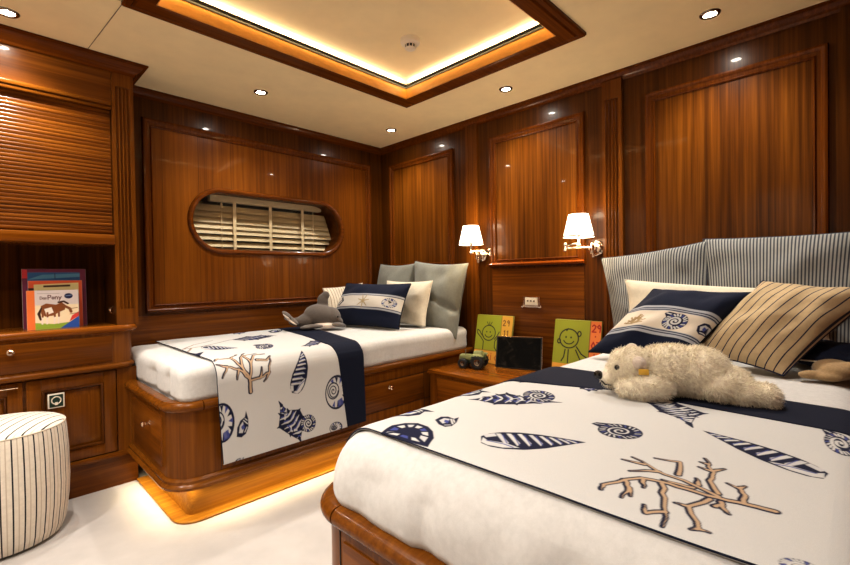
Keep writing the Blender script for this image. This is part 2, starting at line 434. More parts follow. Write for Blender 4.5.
def m_coral(P, lines, w=.0085):
    r = random.Random(12); new = []
    for L in lines:      # resample with a slight organic wobble
        q = [L[0]]
        for p0, p1 in zip(L, L[1:]):
            dx, dy = p1[0] - p0[0], p1[1] - p0[1]; l = math.hypot(dx, dy) + 1e-9
            for t in (.35, .7):
                j = r.uniform(-.5, .5) * min(w, l * .12); q.append((p0[0] + dx * t - dy / l * j, p0[1] + dy * t + dx / l * j))
            q.append(p1)
        new.append(q)
    lines = new
    for L in lines:
        k = len(L); ws = [w * (1.0 - .45 * i / max(1, k - 1)) * (1 if L is lines[0] else .8) for i in range(k)]
        P.line(L, [x * 1.0 for x in ws], NAVY)
    for L in lines:
        k = len(L); ws = [w * (1.0 - .45 * i / max(1, k - 1)) * (1 if L is lines[0] else .8) for i in range(k)]
        Ls = [(p[0] + w * .14, p[1] + w * .12) for p in L]
        P.line(Ls, [x * (.46 if i < k - 2 else .10) for i, x in enumerate(ws)], SAND)

# stroke lettering for written things
GLYPH = {'D': [[(0, 0), (0, 1), (.45, .9), (.62, .5), (.45, .1), (0, 0)]], 'a': [[(.5, .55), (.25, .62), (.03, .3), (.25, 0), (.5, .2)], [(.5, .62), (.5, 0)]],
 's': [[(.45, .55), (.2, .62), (.05, .46), (.42, .2), (.25, 0), (0, .08)]], 'P': [[(0, 0), (0, 1), (.5, .95), (.55, .65), (.4, .48), (0, .45)]],
 'o': [[(.25, .6), (.02, .3), (.25, 0), (.5, .3), (.25, .6)]], 'n': [[(0, 0), (0, .6)], [(0, .45), (.3, .62), (.45, .4), (.45, 0)]],
 'y': [[(0, .6), (.25, .05)], [(.5, .6), (.1, -.35)]], 'v': [[(0, .6), (.22, 0), (.45, .6)]], 'i': [[(.1, 0), (.1, .6)], [(.1, .8), (.1, .88)]],
 'd': [[(.48, 1), (.48, 0)], [(.48, .5), (.22, .6), (.02, .3), (.22, 0), (.48, .15)]],
 '2': [[(0, .8), (.22, 1), (.5, .8), (.4, .5), (0, 0), (.55, 0)]], '9': [[(.48, .7), (.25, .5), (.02, .75), (.25, 1), (.48, .75), (.4, 0)]],
 '1': [[(.1, .8), (.3, 1), (.3, 0)]], '0': [[(.27, 1), (.02, .5), (.27, 0), (.52, .5), (.27, 1)]], '7': [[(0, 1), (.55, 1), (.2, 0)]], '+': [[(.25, .2), (.25, .8)], [(0, .5), (.5, .5)]],
 '.': [[(.25, .45), (.25, .55)]]}
def write(P, txt, x, y, h, w, col, adv=.68):
    for ch in txt:
        for st in GLYPH.get(ch, []): P.line([(x + p[0] * h, y + p[1] * h) for p in st], w, col)
        x += h * adv

TRACE = {'coral2': [[(-1.6807, -2.8655), (-1.6831, -2.835), (-1.6895, -2.7958), (-1.691, -2.7526), (-1.6919, -2.7143), (-1.6999, -2.685), (-1.726, -2.6659), (-1.7677, -2.6464), (-1.7866, -2.6509)], [(-1.726, -2.6659), (-1.7494, -2.6814), (-1.7908, -2.6853)], [(-1.7494, -2.6814), (-1.7765, -2.6941)], [(-1.705, -2.689), (-1.7329, -2.6995)], [(-1.6974, -2.7159), (-1.7453, -2.7349), (-1.8333, -2.7575)], [(-1.7909, -2.748), (-1.814, -2.7288), (-1.7897, -2.7189)], [(-1.7035, -2.7872), (-1.7495, -2.7689), (-1.808, -2.7953), (-1.8077, -2.8088)], [(-1.7495, -2.7689), (-1.7513, -2.7519)], [(-1.808, -2.7953), (-1.8161, -2.7886)], [(-1.6843, -2.7948), (-1.6606, -2.7408), (-1.6542, -2.6986), (-1.6207, -2.6432)], [(-1.6542, -2.6986), (-1.6854, -2.6609)], [(-1.6398, -2.67), (-1.644, -2.6332)], [(-1.6433, -2.7276), (-1.5829, -2.7142), (-1.5962, -2.6763)], [(-1.6737, -2.7928), (-1.6318, -2.7723), (-1.5893, -2.77), (-1.5324, -2.7448)], [(-1.5827, -2.7687), (-1.5599, -2.7817)], [(-1.5861, -2.765), (-1.5821, -2.7465)], [(-1.558, -2.7548), (-1.5567, -2.7431)], [(-1.6787, -2.8272), (-1.6507, -2.8248), (-1.6285, -2.8138), (-1.6209, -2.7968)], [(-1.6285, -2.8138), (-1.6131, -2.8203)], [(-1.6794, -2.758), (-1.6816, -2.7333), (-1.6824, -2.7137)], [(-1.662, -2.7623), (-1.6367, -2.7544)], [(-1.7019, -2.8019), (-1.7234, -2.8096), (-1.7345, -2.8187)], [(-1.7224, -2.7985), (-1.704, -2.806)]], 'conch2': [(-1.5064, -2.1609), (-1.4595, -2.1761), (-1.4166, -2.1872), (-1.3862, -2.1999), (-1.3866, -2.2418), (-1.3887, -2.2959), (-1.3743, -2.3579), (-1.4189, -2.3217), (-1.465, -2.2835), (-1.5013, -2.2378), (-1.4994, -2.2059)], 'star2': [(-1.2136, -2.5418), (-1.1663, -2.596), (-1.2213, -2.6809), (-1.2639, -2.6686), (-1.3408, -2.6752), (-1.3009, -2.6385), (-1.2782, -2.5912)], 'scallop2': [(-1.8606, -2.1686), (-1.8443, -2.1671), (-1.8074, -2.1567), (-1.7743, -2.1667), (-1.7533, -2.1904), (-1.7553, -2.2259), (-1.7721, -2.258), (-1.8026, -2.2897), (-1.8444, -2.3116), (-1.8501, -2.2633), (-1.8516, -2.2167)], 'fr2': {'auger': ((-1.739, -2.3696), (0.1296, -0.1747), (0.0397, 0.0301)), 'augerR': ((-1.4783, -2.9148), (0.1162, 0.2099), (0.0381, -0.0064)), 'amm': ((-1.4924, -2.5714), (0.0206, -0.0421), (0.0458, 0.0194)), 'disk': ((-1.349, -2.2851), (0.0209, -0.0405), (0.0537, 0.0336)), 'flat': ((-1.1911, -2.1611), (0.0431, -0.0616), (0.0455, 0.0273)), 'nose': ((-1.1643, -2.3473), (-0.0094, -0.045), (0.0513, 0.0198)), 'cres': ((-1.4215, -2.0869), (0.0186, -0.0401), (0.0296, 0.0235)), 'sq': ((-1.698, -2.2337), (0.0134, -0.0285), (0.0347, 0.0291)), 'ammR': ((-1.2686, -2.9279), (-0.02, -0.025), (0.0708, -0.0016)), 'pur': ((-1.8194, -2.9049), (0.0035, -0.0195), (0.0176, 0.0003)), 'small': ((-1.6755, -2.093), (0.0176, -0.013), (0.0181, 0.0147))}, 'coral1': [[(-1.6267, 1.1102), (-1.6304, 1.0491), (-1.6552, 0.9957), (-1.6839, 0.9237), (-1.6312, 0.8599)], [(-1.6304, 1.0491), (-1.6123, 0.978), (-1.5803, 0.928), (-1.5268, 0.9301)], [(-1.6304, 1.0491), (-1.6731, 1.0005), (-1.7195, 0.9796), (-1.7484, 1.0266)], [(-1.6306, 1.0585), (-1.582, 1.0525), (-1.5368, 1.0352), (-1.5161, 0.9618)], [(-1.6839, 0.9237), (-1.7413, 0.9107), (-1.7316, 0.8998)], [(-1.7195, 0.9796), (-1.7587, 0.9607)], [(-1.6552, 0.9957), (-1.6423, 0.9332), (-1.5899, 0.8526)], [(-1.6123, 0.978), (-1.6238, 0.9184), (-1.552, 0.8992)], [(-1.5808, 0.9663), (-1.536, 0.9768), (-1.5093, 0.9535)], [(-1.5368, 1.0352), (-1.5632, 1.073)], [(-1.6731, 1.0005), (-1.6855, 1.0436)], [(-1.582, 1.0525), (-1.5687, 1.0078)], [(-1.7413, 0.9107), (-1.7584, 0.9338)]], 'conch1': [(-1.4866, 1.1912), (-1.4463, 1.2342), (-1.3826, 1.2443), (-1.3616, 1.2859), (-1.3702, 1.3498), (-1.3815, 1.3995), (-1.435, 1.3592), (-1.4958, 1.3055), (-1.4877, 1.2441)], 'fr1': {'disk': ((-1.3356, 1.3252), (0.0423, 0.0062), (0.0009, -0.0438)), 'auger': ((-1.4053, 1.1613), (0.067, -0.2107), (-0.0393, -0.0127)), 'snailR': ((-1.1657, 1.2019), (0.0696, 0.0047), (0.002, -0.0908)), 'snailL': ((-1.7555, 1.2204), (0.0547, 0.006), (0.0018, -0.0871)), 'small': ((-1.6637, 1.2615), (0.0298, -0.0408), (-0.0161, -0.0312)), 'botR': ((-1.173, 1.3883), (0.0403, 0.0043), (0.0007, -0.0307)), 'bot': ((-1.6834, 1.4034), (0.0203, 0.0013), (0.0003, -0.0106)), 'conchT': ((-1.3082, 0.3343), (0.1222, 0.0196), (0.0554, -0.1295)), 'amm': ((-1.4231, 0.7203), (0.0437, 0.011), (0.0385, -0.0863)), 'augL': ((-1.6575, 0.4844), (0.1158, 0.1862), (0.0244, -0.0713)), 'd': ((-1.2526, -0.0178), (0.0433, 0.0335), (0.0461, -0.1098)), 'e': ((-1.1737, 0.8054), (0.1121, -0.0616), (0.0686, -0.1174)), 'f': ((-1.0545, 0.1237), (0.0499, 0.0167), (0.0462, -0.0906)), 'l1': ((-1.8212, 0.7317), (0.0719, 0.0467), (0.0552, -0.1497)), 'coralT': ((-1.7125, 0.5022), (0.1549, -0.0799), (0.0367, -0.1138))}}
EXPOSURE = 0.64
# ================================================================== THE ROOM
XL, YR = -3.35, -3.06       # far ends of the cabin, behind and beside the camera
WXm = lambda x, y, h: Vector((x, W - h, y))      # wall_back: path (x, z), height into the room
HXm = lambda x, y, h: Vector((W - h, x, y))      # wall_right: path (y, z)

def carpet_floor():
    bm = bmesh.new(); box(bm, XL, W + .3, YR, W + .3, -.06, 0); struct(fin('floor', bm, 'carpet'))
carpet_floor()

# ---- window wall with an obround opening
wcx, wcz, whl, wr = -.957, 1.427, .372, .190
def obround(r, n=14):
    return arc(wcx + whl, wcz, r, -PI / 2, PI / 2, n) + arc(wcx - whl, wcz, r, PI / 2, 3 * PI / 2, n)
def flat_with_hole(name, outer, hole, fmap, mats, parent, h0=0, h1=None):
    bm = bmesh.new(); loops = [[Vector((*p, 0)) for p in outer]] + ([[Vector((*p, 0)) for p in hole]] if hole else [])
    tri = tessellate_polygon(loops); pts = [p for l in loops for p in l]
    v = [bm.verts.new(fmap(p.x, p.y, h0)) for p in pts]
    for t in tri:
        try: bm.faces.new([v[i] for i in t])
        except ValueError: pass
    return fin(name, bm, mats, parent)
wall_back = struct(flat_with_hole('wall_back', [(XL, 0), (W, 0), (W, ZC), (XL, ZC)], obround(wr + .012), WXm, 'wzd', None))
px0, px1, pz0, pz1 = -1.785, -.087, .850, 2.002
flat_with_hole('panel', [(px0 + .02, pz0 + .02), (px1 - .02, pz0 + .02), (px1 - .02, pz1 - .02), (px0 + .02, pz1 - .02)], obround(wr + .012), lambda x, y, h: WXm(x, y, .003), 'wzp', wall_back)
MOULD = [(0, 0), (0, .006), (-.004, .018), (-.012, .021), (-.020, .018), (-.026, .010), (-.040, .008), (-.046, .014), (-.052, .008), (-.052, 0)]
def frame_moulding(x0, x1, z0, z1, fmap, parent, mats, bottom_extra=True):
    """picture-frame moulding: two uprights, top, and a heavier rounded bottom member"""
    bm = bmesh.new()
    pr = [(-o, h) for o, h in MOULD]
    # path runs so that positive offset points to the outside; inner side = -offset
    sweep(bm, [(x0, z0), (x1, z0), (x1, z1), (x0, z1)], MOULD, fmap, True)
    o = fin('panel_moulding', bm, mats, parent)
    if bottom_extra:
        bm = bmesh.new()
        sweep(bm, [(x0 + .004, z0 + .012), (x1 - .004, z0 + .012)], [(.012, 0)] + [(.012 * math.cos(t) - .006, .030 * math.sin(t) + .004) for t in np.linspace(0, PI, 9)] + [(-.020, 0)], fmap)
        fin('moulding_bar', bm, 'mx' if fmap is WXm else 'bar', parent)
frame_moulding(px0, px1, pz0, pz1, WXm, wall_back, 'mz')
bm = bmesh.new(); extrude_poly(bm, [(-1.89, .40), (W, .40), (W, .835), (-1.89, .835)], 0, .004, fmap=WXm); fin('lower_panel', bm, 'wx', wall_back)

# ---- headboard wall
wall_right = struct(flat_with_hole('wall_right', [(YR, 0), (W, 0), (W, ZC), (YR, ZC)], None, HXm, 'wzd', None))
for y0, y1, m in ((-.783, -.065, 'wzb'), (-1.803, -1.118, 'wzb'), (-2.869, -2.138, 'wzb')):
    bm = bmesh.new(); extrude_poly(bm, [(y0 + .02, 1.12), (y1 - .02, 1.12), (y1 - .02, 1.98), (y0 + .02, 1.98)], 0, .003, fmap=HXm); fin('panel', bm, m, wall_right)
    frame_moulding(y0, y1, 1.10, 2.0, HXm, wall_right, 'mz')
    bm = bmesh.new(); extrude_poly(bm, [(y0 + .012, .40), (y1 - .012, .40), (y1 - .012, 1.088), (y0 + .012, 1.088)], 0, .004, fmap=HXm); fin('lower_panel', bm, 'wy', wall_right)
def pilaster(name, fmap, a0, a1, z0, z1, depth, flutes, parent, z_f0=None, z_f1=None, mat='wz'):
    bm = bmesh.new(); w = a1 - a0
    if flutes:
        pts = [(a0, 0), (a0, depth)]
        m = w * .16; pw = (w - 2 * m) / flutes
        for i in range(flutes):
            s = a0 + m + i * pw
            pts += [(s + pw * (.5 - .46 * math.cos(t)), depth - .5 * pw * math.sin(t)) for t in np.linspace(0, PI, 7)]
        pts += [(a1, depth), (a1, 0)]
        zf0 = z_f0 or z0; zf1 = z_f1 or z1
        A = [bm.verts.new(fmap(x, zf0, h)) for x, h in pts]; B = [bm.verts.new(fmap(x, zf1, h)) for x, h in pts]
        for i in range(len(pts)): bm.faces.new((A[i], A[(i + 1) % len(pts)], B[(i + 1) % len(pts)], B[i]))
        bm.faces.new(A); bm.faces.new(B)
        for za, zb in ((z0, zf0), (zf1, z1)):
            if zb - za > 1e-4: extrude_poly(bm, [(a0, za), (a1, za), (a1, zb), (a0, zb)], 0, depth, fmap=fmap)
    else:
        extrude_poly(bm, [(a0, z0), (a1, z0), (a1, z1), (a0, z1)], 0, depth, fmap=fmap)
        for e in (.25, .75): extrude_poly(bm, [(a0 + w * e - .004, z0), (a0 + w * e + .004, z0), (a0 + w * e + .004, z1), (a0 + w * e - .004, z1)], depth, depth + .003, fmap=fmap)
    return fin(name, bm, mat, parent, sharp=25)
pilaster('pilaster', HXm, -1.015, -.910, .40, 2.125, .016, 0, wall_right)
pilaster('fluted_pilaster', HXm, -2.022, -1.913, .40, 2.125, .022, 4, wall_right, .41, 2.02)
pilaster('corner_pilaster', HXm, -3.04, -2.905, .40, 2.125, .020, 0, wall_right, mat='wzd')
bm = bmesh.new(); box(bm, XL - .05, W, YR - .05, YR, 0, ZC); struct(fin('wall_front', bm, 'wz'))
bm = bmesh.new(); box(bm, XL - .05, XL, YR, W, 0, ZC); struct(fin('wall_left', bm, 'cream_wall'))

# ---- crown mouldings
CROWN = [(0, ZC), (0, ZC - .046), (.006, ZC - .048), (.010, ZC - .034), (.020, ZC - .028), (.024, ZC - .022), (.030, ZC - .010), (.044, ZC - .006), (.044, ZC)]
bm = bmesh.new()      # path with the room on its right-hand side
sweep(bm, [(-1.90, W), (W, W), (W, YR)], CROWN, XY); struct(fin('trim_1', bm, 'mx'))

# ---- ceiling with a raised tray
tx0, tx1, ty0, ty1 = -2.05, -.49, -2.05, -.852       # outside of the wooden frame
ix0, ix1, iy0, iy1 = -1.958, -.592, -1.955, -.950    # opening
ceiling = struct(flat_with_hole('ceiling', [(XL, YR), (W + .2, YR), (W + .2, W + .2), (XL, W + .2)], [(tx0 + .05, ty0 + .05), (tx0 + .05, ty1 - .05), (tx1 - .05, ty1 - .05), (tx1 - .05, ty0 + .05)], lambda x, y, h: Vector((x, y, ZC)), 'ceil', None))
ZT = 2.262
bm = bmesh.new()      # tray box
c0, c1, d0, d1 = tx0 - .02, tx1 + .02, ty0 - .02, ty1 + .02
v = [bm.verts.new(p) for p in ((c0, d0, ZT), (c1, d0, ZT), (c1, d1, ZT), (c0, d1, ZT), (c0, d0, ZC), (c1, d0, ZC), (c1, d1, ZC), (c0, d1, ZC))]
bm.faces.new(v[:4])
for i in range(4): bm.faces.new((v[i], v[(i + 1) % 4], v[4 + (i + 1) % 4], v[4 + i]))
fin('tray_ceiling', bm, 'ceil', ceiling)
bm = bmesh.new()
for (ax, ay), (bx, by) in (((-2.052, -.84), (-2.105, .0)), ((-2.05, -2.05), (-2.05, YR))):
    d = (Vector((bx, by)) - Vector((ax, ay))).normalized(); nn = Vector((-d.y, d.x)) * .0016
    bm.faces.new([bm.verts.new((x, y, ZC - .0008)) for x, y in ((ax - nn.x, ay - nn.y), (bx - nn.x, by - nn.y), (bx + nn.x, by + nn.y), (ax + nn.x, ay + nn.y))])
bm.faces.new([bm.verts.new((x, y, ZC - .0008)) for x, y in ((tx0, -.8535), (XL, -.8535), (XL, -.8505), (tx0, -.8505))])
fin('ceiling_seam', bm, plain('ceiling_seam_shadow', (.16, .12, .08), .9), ceiling)
rect = lambda a, b, c, d: [(a, c), (b, c), (b, d), (a, d)]
bm = bmesh.new()      # wooden frame (counter-clockwise path: offset > 0 = outside)
FR = [(.102, ZC + .001), (.102, ZC - .012), (.096, ZC - .020), (.076, ZC - .020), (.070, ZC - .014), (.064, ZC - .022), (.012, ZC - .022), (.004, ZC - .018), (0, ZC - .010), (0, ZC + .001)]
sweep(bm, rect(ix0, ix1, iy0, iy1), FR, XY, True); tray = struct(fin('trim_2', bm, 'mx'))
bm = bmesh.new(); sweep(bm, rect(ix0, ix1, iy0, iy1), [(-.001, ZC - .016), (-.001, ZC + .046), (.016, ZC + .046), (.016, ZC - .016)], XY, True); fin('lip', bm, 'lip', tray)
bm = bmesh.new()
sweep(bm, rect(ix0, ix1, iy0, iy1), [(-.004, ZC + .045), (-.005, ZC + .0530), (.012, ZC + .0530), (.012, ZC + .045)], XY, True)
sweep(bm, rect(ix0, ix1, iy0, iy1), [(-.008, ZC + .0595), (-.008, ZC + .0685), (.05, ZC + .0685), (.05, ZC + .0595)], XY, True)
fin('cove_ledge', bm, 'black', tray)

def area(name, loc, rot, sx, sy, power, col=(1, .83, .58), spread=PI):
    l = bpy.data.lights.new(name, 'AREA'); l.shape = 'RECTANGLE'; l.size = sx; l.size_y = sy; l.energy = power; l.color = col; l.spread = spread
    o = bpy.data.objects.new(name, l); COL.objects.link(o); o.location = loc; o.rotation_euler = rot; return o
LEDC = (1, .80, .50)
cxm, cym = (ix0 + ix1) / 2, (iy0 + iy1) / 2
LW, LH = ix1 - ix0, iy1 - iy0
PW = 2.0
for nm, loc, rz, L in (('a', (cxm, iy1 + .045, ZC + .076), 0, LW), ('b', (cxm, iy0 - .045, ZC + .076), 0, LW), ('c', (ix1 + .045, cym, ZC + .076), PI / 2, LH), ('d', (ix0 - .045, cym, ZC + .076), PI / 2, LH)):
    area('cove_light', loc, (PI, 0, rz), L, .03, PW * L)
LP = .5
for loc, rot, L in (((cxm, iy1 - .010, ZC + .0565), (math.radians(-28), 0, 0), LW), ((cxm, iy0 + .010, ZC + .0565), (math.radians(28), 0, 0), LW)):
    area('lip_light', loc, (-rot[0], 0, 0), L, .004, LP * L, (1, .72, .32))
for loc, s, L in (((ix1 - .010, cym, ZC + .0565), 1, LH), ((ix0 + .010, cym, ZC + .0565), -1, LH)):
    area('lip_light', loc, (0, 0, PI / 2), L, .004, LP * L, (1, .72, .32))

# ---- window
win = bpy.data.objects.new('window_1', None); COL.objects.link(win); win.location = (wcx, W, wcz); struct(win)
bm = bmesh.new()      # rounded frame
prof = [(.028, 0), (.026, .010), (.016, .017), (.004, .016), (-.004, .010), (-.006, 0), (-.006, -.02), (.02, -.02)]
sweep(bm, obround(wr, 18), prof, WXm, True); fin('window_frame', bm, 'mx', win)
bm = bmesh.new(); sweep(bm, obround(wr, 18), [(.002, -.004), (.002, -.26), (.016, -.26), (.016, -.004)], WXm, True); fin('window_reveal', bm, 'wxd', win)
bm = bmesh.new(); extrude_poly(bm, obround(wr + .01, 14), -.262, -.256, fmap=WXm); fin('glass_pane', bm, 'glass', win)
bm = bmesh.new(); box(bm, -1.75, -.2, W + .40, W + .41, 1.05, 1.8); fin('night_backing', bm, 'night', win)

bl = thing('venetian_blind', 'cream wooden slatted blind hanging inside the oval porthole window', 'blind', (-.93, .2, 1.25))
BY = .185
nbox('headrail', 'blind', bl, -1.362, -.50, BY - .02, BY + .03, 1.578, 1.622, bev=.003)
bm = bmesh.new()
zs = [1.532, 1.492, 1.453, 1.414, 1.378, 1.333, 1.286, 1.243]
for i, z in enumerate(zs):
    hw = .0255; a = math.radians(60) if i < 5 else math.radians(44)
    x1 = -.455 + .014 * min(i, 5); dy, dz = hw * math.cos(a), hw * math.sin(a)
    t = Vector((0, math.sin(a), math.cos(a))) * .0012
    A = Vector((0, BY - dy, z - dz * 1.0)); Bv = Vector((0, BY + dy, z + dz))
    vs = [[bm.verts.new(Vector((x, 0, 0)) + p) for p in (A - t, Bv - t, Bv + t, A + t)] for x in (-1.505, x1)]
    for j in range(4): bm.faces.new((vs[0][j], vs[0][(j + 1) % 4], vs[1][(j + 1) % 4], vs[1][j]))
    bm.faces.new(vs[0]); bm.faces.new(vs[1])
fin('slats', bm, 'blind', bl)
for x in (-1.205, -.941, -.677): nbox('ladder_tape', 'blind', bl, x - .011, x + .011, BY - .031, BY - .0295, 1.238, 1.58)
for x in (-1.295, -.585):
    bm = bmesh.new(); tube(bm, [(x, BY - .034, 1.58), (x, BY - .034, 1.24)], .0022, 6)
    if x < -1: lathe(bm, [(0, 0), (.009, .004), (.007, .03), (.002, .04)], (x, BY - .034, 1.53), n=10)
    fin('cord', bm, 'blind', bl)

# ---- recessed downlights
def downlight(x, y, label):
    t = thing('downlight', label, 'ceiling light', (x, y, ZC), 'recessed ceiling downlights')
    bm = bmesh.new(); lathe(bm, [(.024, -.001), (.026, -.006), (.036, -.006), (.040, -.003), (.041, .0), (.030, .0), (.024, -.001)], (x, y, ZC), n=32); fin('bezel', bm, 'chromed', t)
    bm = bmesh.new(); lathe(bm, [(0, -.0035), (.018, -.003), (.0245, -.0015)], (x, y, ZC), n=24); fin('lens', bm, 'lens', t)
    spot(x, y)
def spot(x, y, e=None):
    l = bpy.data.lights.new('downlight_or_fill_beam', 'SPOT'); l.energy = e or SPOT_E; l.color = (1, .945, .865); l.spot_size = math.radians(125); l.spot_blend = .9; l.shadow_soft_size = .03
    o = bpy.data.objects.new('downlight_or_fill_beam', l); COL.objects.link(o); o.location = (x, y, ZC - .012)
SPOT_E = 32
downlight(-1.265, -.40, 'recessed round downlight above the porthole window, left of the ceiling tray corner')
downlight(-.243, -.415, 'recessed round downlight nearest the far corner of the room')
downlight(-.236, -1.444, 'recessed round downlight in front of the middle wall panel between the two wall lamps')
downlight(-.243, -2.498, 'recessed round downlight above the pillows of the near bed, upper right of the photo')
downlight(-2.374, -.44, 'recessed round downlight above the roll-front cabinet, cut by the left edge')
for x, y, e in ((-1.27, -2.50, 31), (-2.40, -1.45, 62), (-3.0, -2.35, 70), (-3.0, -1.0, 60)): spot(x, y, e)  # unseen spots without fittings, added as fill for the ceiling and beds

# ---- smoke detector on the tray ceiling
sx, sy = -.895, -1.305
t = thing('smoke_detector', 'round white smoke detector on the raised centre of the ceiling', 'smoke detector', (sx, sy, ZT))
bm = bmesh.new(); lathe(bm, [(0, 0), (.052, 0), (.052, -.012), (.047, -.022), (.030, -.028), (0, -.028)], (sx, sy, ZT), n=36); fin('base', bm, 'white_plastic', t)
bm = bmesh.new(); lathe(bm, [(.026, -.028), (.026, -.044), (0, -.044)], (sx, sy, ZT), n=24); fin('vent', bm, 'black', t)
bm = bmesh.new()
for k in range(10):
    a = 2 * PI * k / 10; c, s = math.cos(a), math.sin(a)
    tube(bm, [(sx + .028 * c, sy + .028 * s, ZT - .026), (sx + .027 * c, sy + .027 * s, ZT - .046)], .003, 6)
lathe(bm, [(0, -.052), (.022, -.050), (.029, -.044), (.026, -.042), (0, -.042)], (sx, sy, ZT), n=24); fin('cap', bm, 'white_plastic', t)

# ================================================================== BUILT-IN CABINET (left)
CF = -.25     # face of the units
CR = -1.905   # right-hand end
CL = XL + .01
low = thing('base_cabinet', 'varnished wooden base cabinet with panelled doors below the desk shelf', 'cabinet', (-2.6, -.1, 0))
nbox('carcass', 'fx', low, CL, CR, CF + .012, W - .004, .15, .60)
nbox('plinth', 'fx', low, CL, CR, CF + .004, W - .004, 0, .15)
bm = bmesh.new(); box(bm, CL, CR, CF - .014, CF + .02, .150, .176, bev=.008); fin('base_moulding', bm, 'rail', low)
nbox('stile', 'fz', low, -1.990, CR, CF - .002, CF + .02, .176, .60)
def panel_door(x0, x1, z0, z1):
    bm = bmesh.new(); y = CF; fw = .052
    for a in ((x0, x0 + fw, z0, z1), (x1 - fw, x1, z0, z1), (x0 + fw, x1 - fw, z0, z0 + fw), (x0 + fw, x1 - fw, z1 - fw, z1)):
        box(bm, a[0], a[1], y - .004, y + .016, a[2], a[3], bev=.0015)
    d = fin('door', bm, 'fz', low)
    bm = bmesh.new()
    sweep(bm, [(x0 + fw, z0 + fw), (x1 - fw, z0 + fw), (x1 - fw, z1 - fw), (x0 + fw, z1 - fw)], [(0, .0), (0, .006), (-.004, .011), (-.010, .009), (-.014, .002), (-.014, 0)], lambda a, b, h: Vector((a, y - h, b)), True)
    fin('door_moulding', bm, 'wzd', d)
    i = fw + .012; j = i + .045; bm = bmesh.new()      # raised field with bevelled margin
    A = [bm.verts.new((a, y + .012, b)) for a, b in rect(x0 + i, x1 - i, z0 + i, z1 - i)]
    B = [bm.verts.new((a, y - .001, b)) for a, b in rect(x0 + j, x1 - j, z0 + j, z1 - j)]
    for k in range(4): bm.faces.new((A[k], A[(k + 1) % 4], B[(k + 1) % 4], B[k]))
    bm.faces.new(B); fin('raised_field', bm, 'fz', d)
    return d
d1_ = panel_door(-2.335, -1.995, .182, .592)
d2_ = panel_door(-2.720, -2.347, .182, .592)
bm = bmesh.new()
for x in (-2.420, -2.372): tube(bm, [(x, CF - .004, .575), (x, CF - .022, .575)], .004, 8)
tube(bm, [(-2.428, CF - .022, .575), (-2.364, CF - .022, .575)], .0055, 10); fin('handle', bm, 'chrome', d2_)
bm = bmesh.new(); box(bm, -2.262, -2.200, CF - .010, CF - .003, .452, .520, bev=.002); lp = fin('lock_plate', bm, 'white_plastic', d1_)
lp['label'] = 'white square plate with a dark green face and a ring'
nbox('plate_face', plain('dark_green_face', (.008, .03, .02), .4), lp, -2.256, -2.206, CF - .0115, CF - .0095, .458, .514)
bm = bmesh.new()
lathe(bm, [(.014, 0), (.016, .002), (.0185, .002), (.0195, 0)], (-2.231, CF - .0112, .488), axis=(0, -1, 0), n=24)
box(bm, -2.236, -2.226, CF - .0135, CF - .011, .466, .480)
fin('ring_mark', bm, 'white_plastic', lp)

# drawer case between the two mouldings
case = thing('drawer_unit', 'long wooden drawer case with one knob and a rounded corner, under the desk shelf', 'drawer unit', (-2.6, -.1, .60))
DF = CF - .020
pts = [(CL, W - .004), (CL, DF)] + arc(CR - .075, DF + .065, .065, -PI / 2, 0, 8) + [(CR - .01, W - .004)]
bm = bmesh.new(); extrude_poly(bm, [(p[0], p[1]) for p in pts], .628, .787); fin('carcass', bm, 'fz', case)
pth = [(CL, DF)] + arc(CR - .075, DF + .065, .065, -PI / 2, 0, 8) + [(CR - .01, -.03)]
bm = bmesh.new(); sweep(bm, pth, halfround(0, .600, .630, .014, back=-.10), XY); fin('lower_moulding', bm, 'rail', case)
dr = nbox('drawer', 'fx', case, -3.0, -2.010, DF - .006, DF + .01, .640, .772, bev=.003)
def knob(parent, p, axis, s=1.0):
    bm = bmesh.new(); lathe(bm, [(.012 * s, 0), (.012 * s, .003 * s), (.005 * s, .006 * s), (.005 * s, .014 * s), (.012 * s, .020 * s), (.013 * s, .025 * s), (.008 * s, .030 * s), (0, .031 * s)], p, axis, 18)
    return fin('knob', bm, 'chrome', parent)
knob(dr, (-2.385, DF - .006, .735), (0, -1, 0))

desk = thing('desk_shelf', 'glossy wooden worktop with rounded nose carrying the picture books', 'worktop', (-2.6, -.1, .787))
bm = bmesh.new()
pth = [(CL, DF - .008)] + arc(CR - .062, DF + .055, .063, -PI / 2, 0, 8) + [(CR + .001, W - .006)]
sweep(bm, pth, halfround(0, .787, .820, .014, back=-.02), XY)
extrude_poly(bm, [(CL, W - .006)] + [(x, y + .002) for x, y in pth[:1]] + [(x - .004, y + .004) for x, y in pth[1:-1]] + [(CR - .004, W - .006)], .7885, .8195)
fin('slab', bm, wood('desk_slab_wood', 'X', 1.5, rough=.14, stripe=.8), desk)

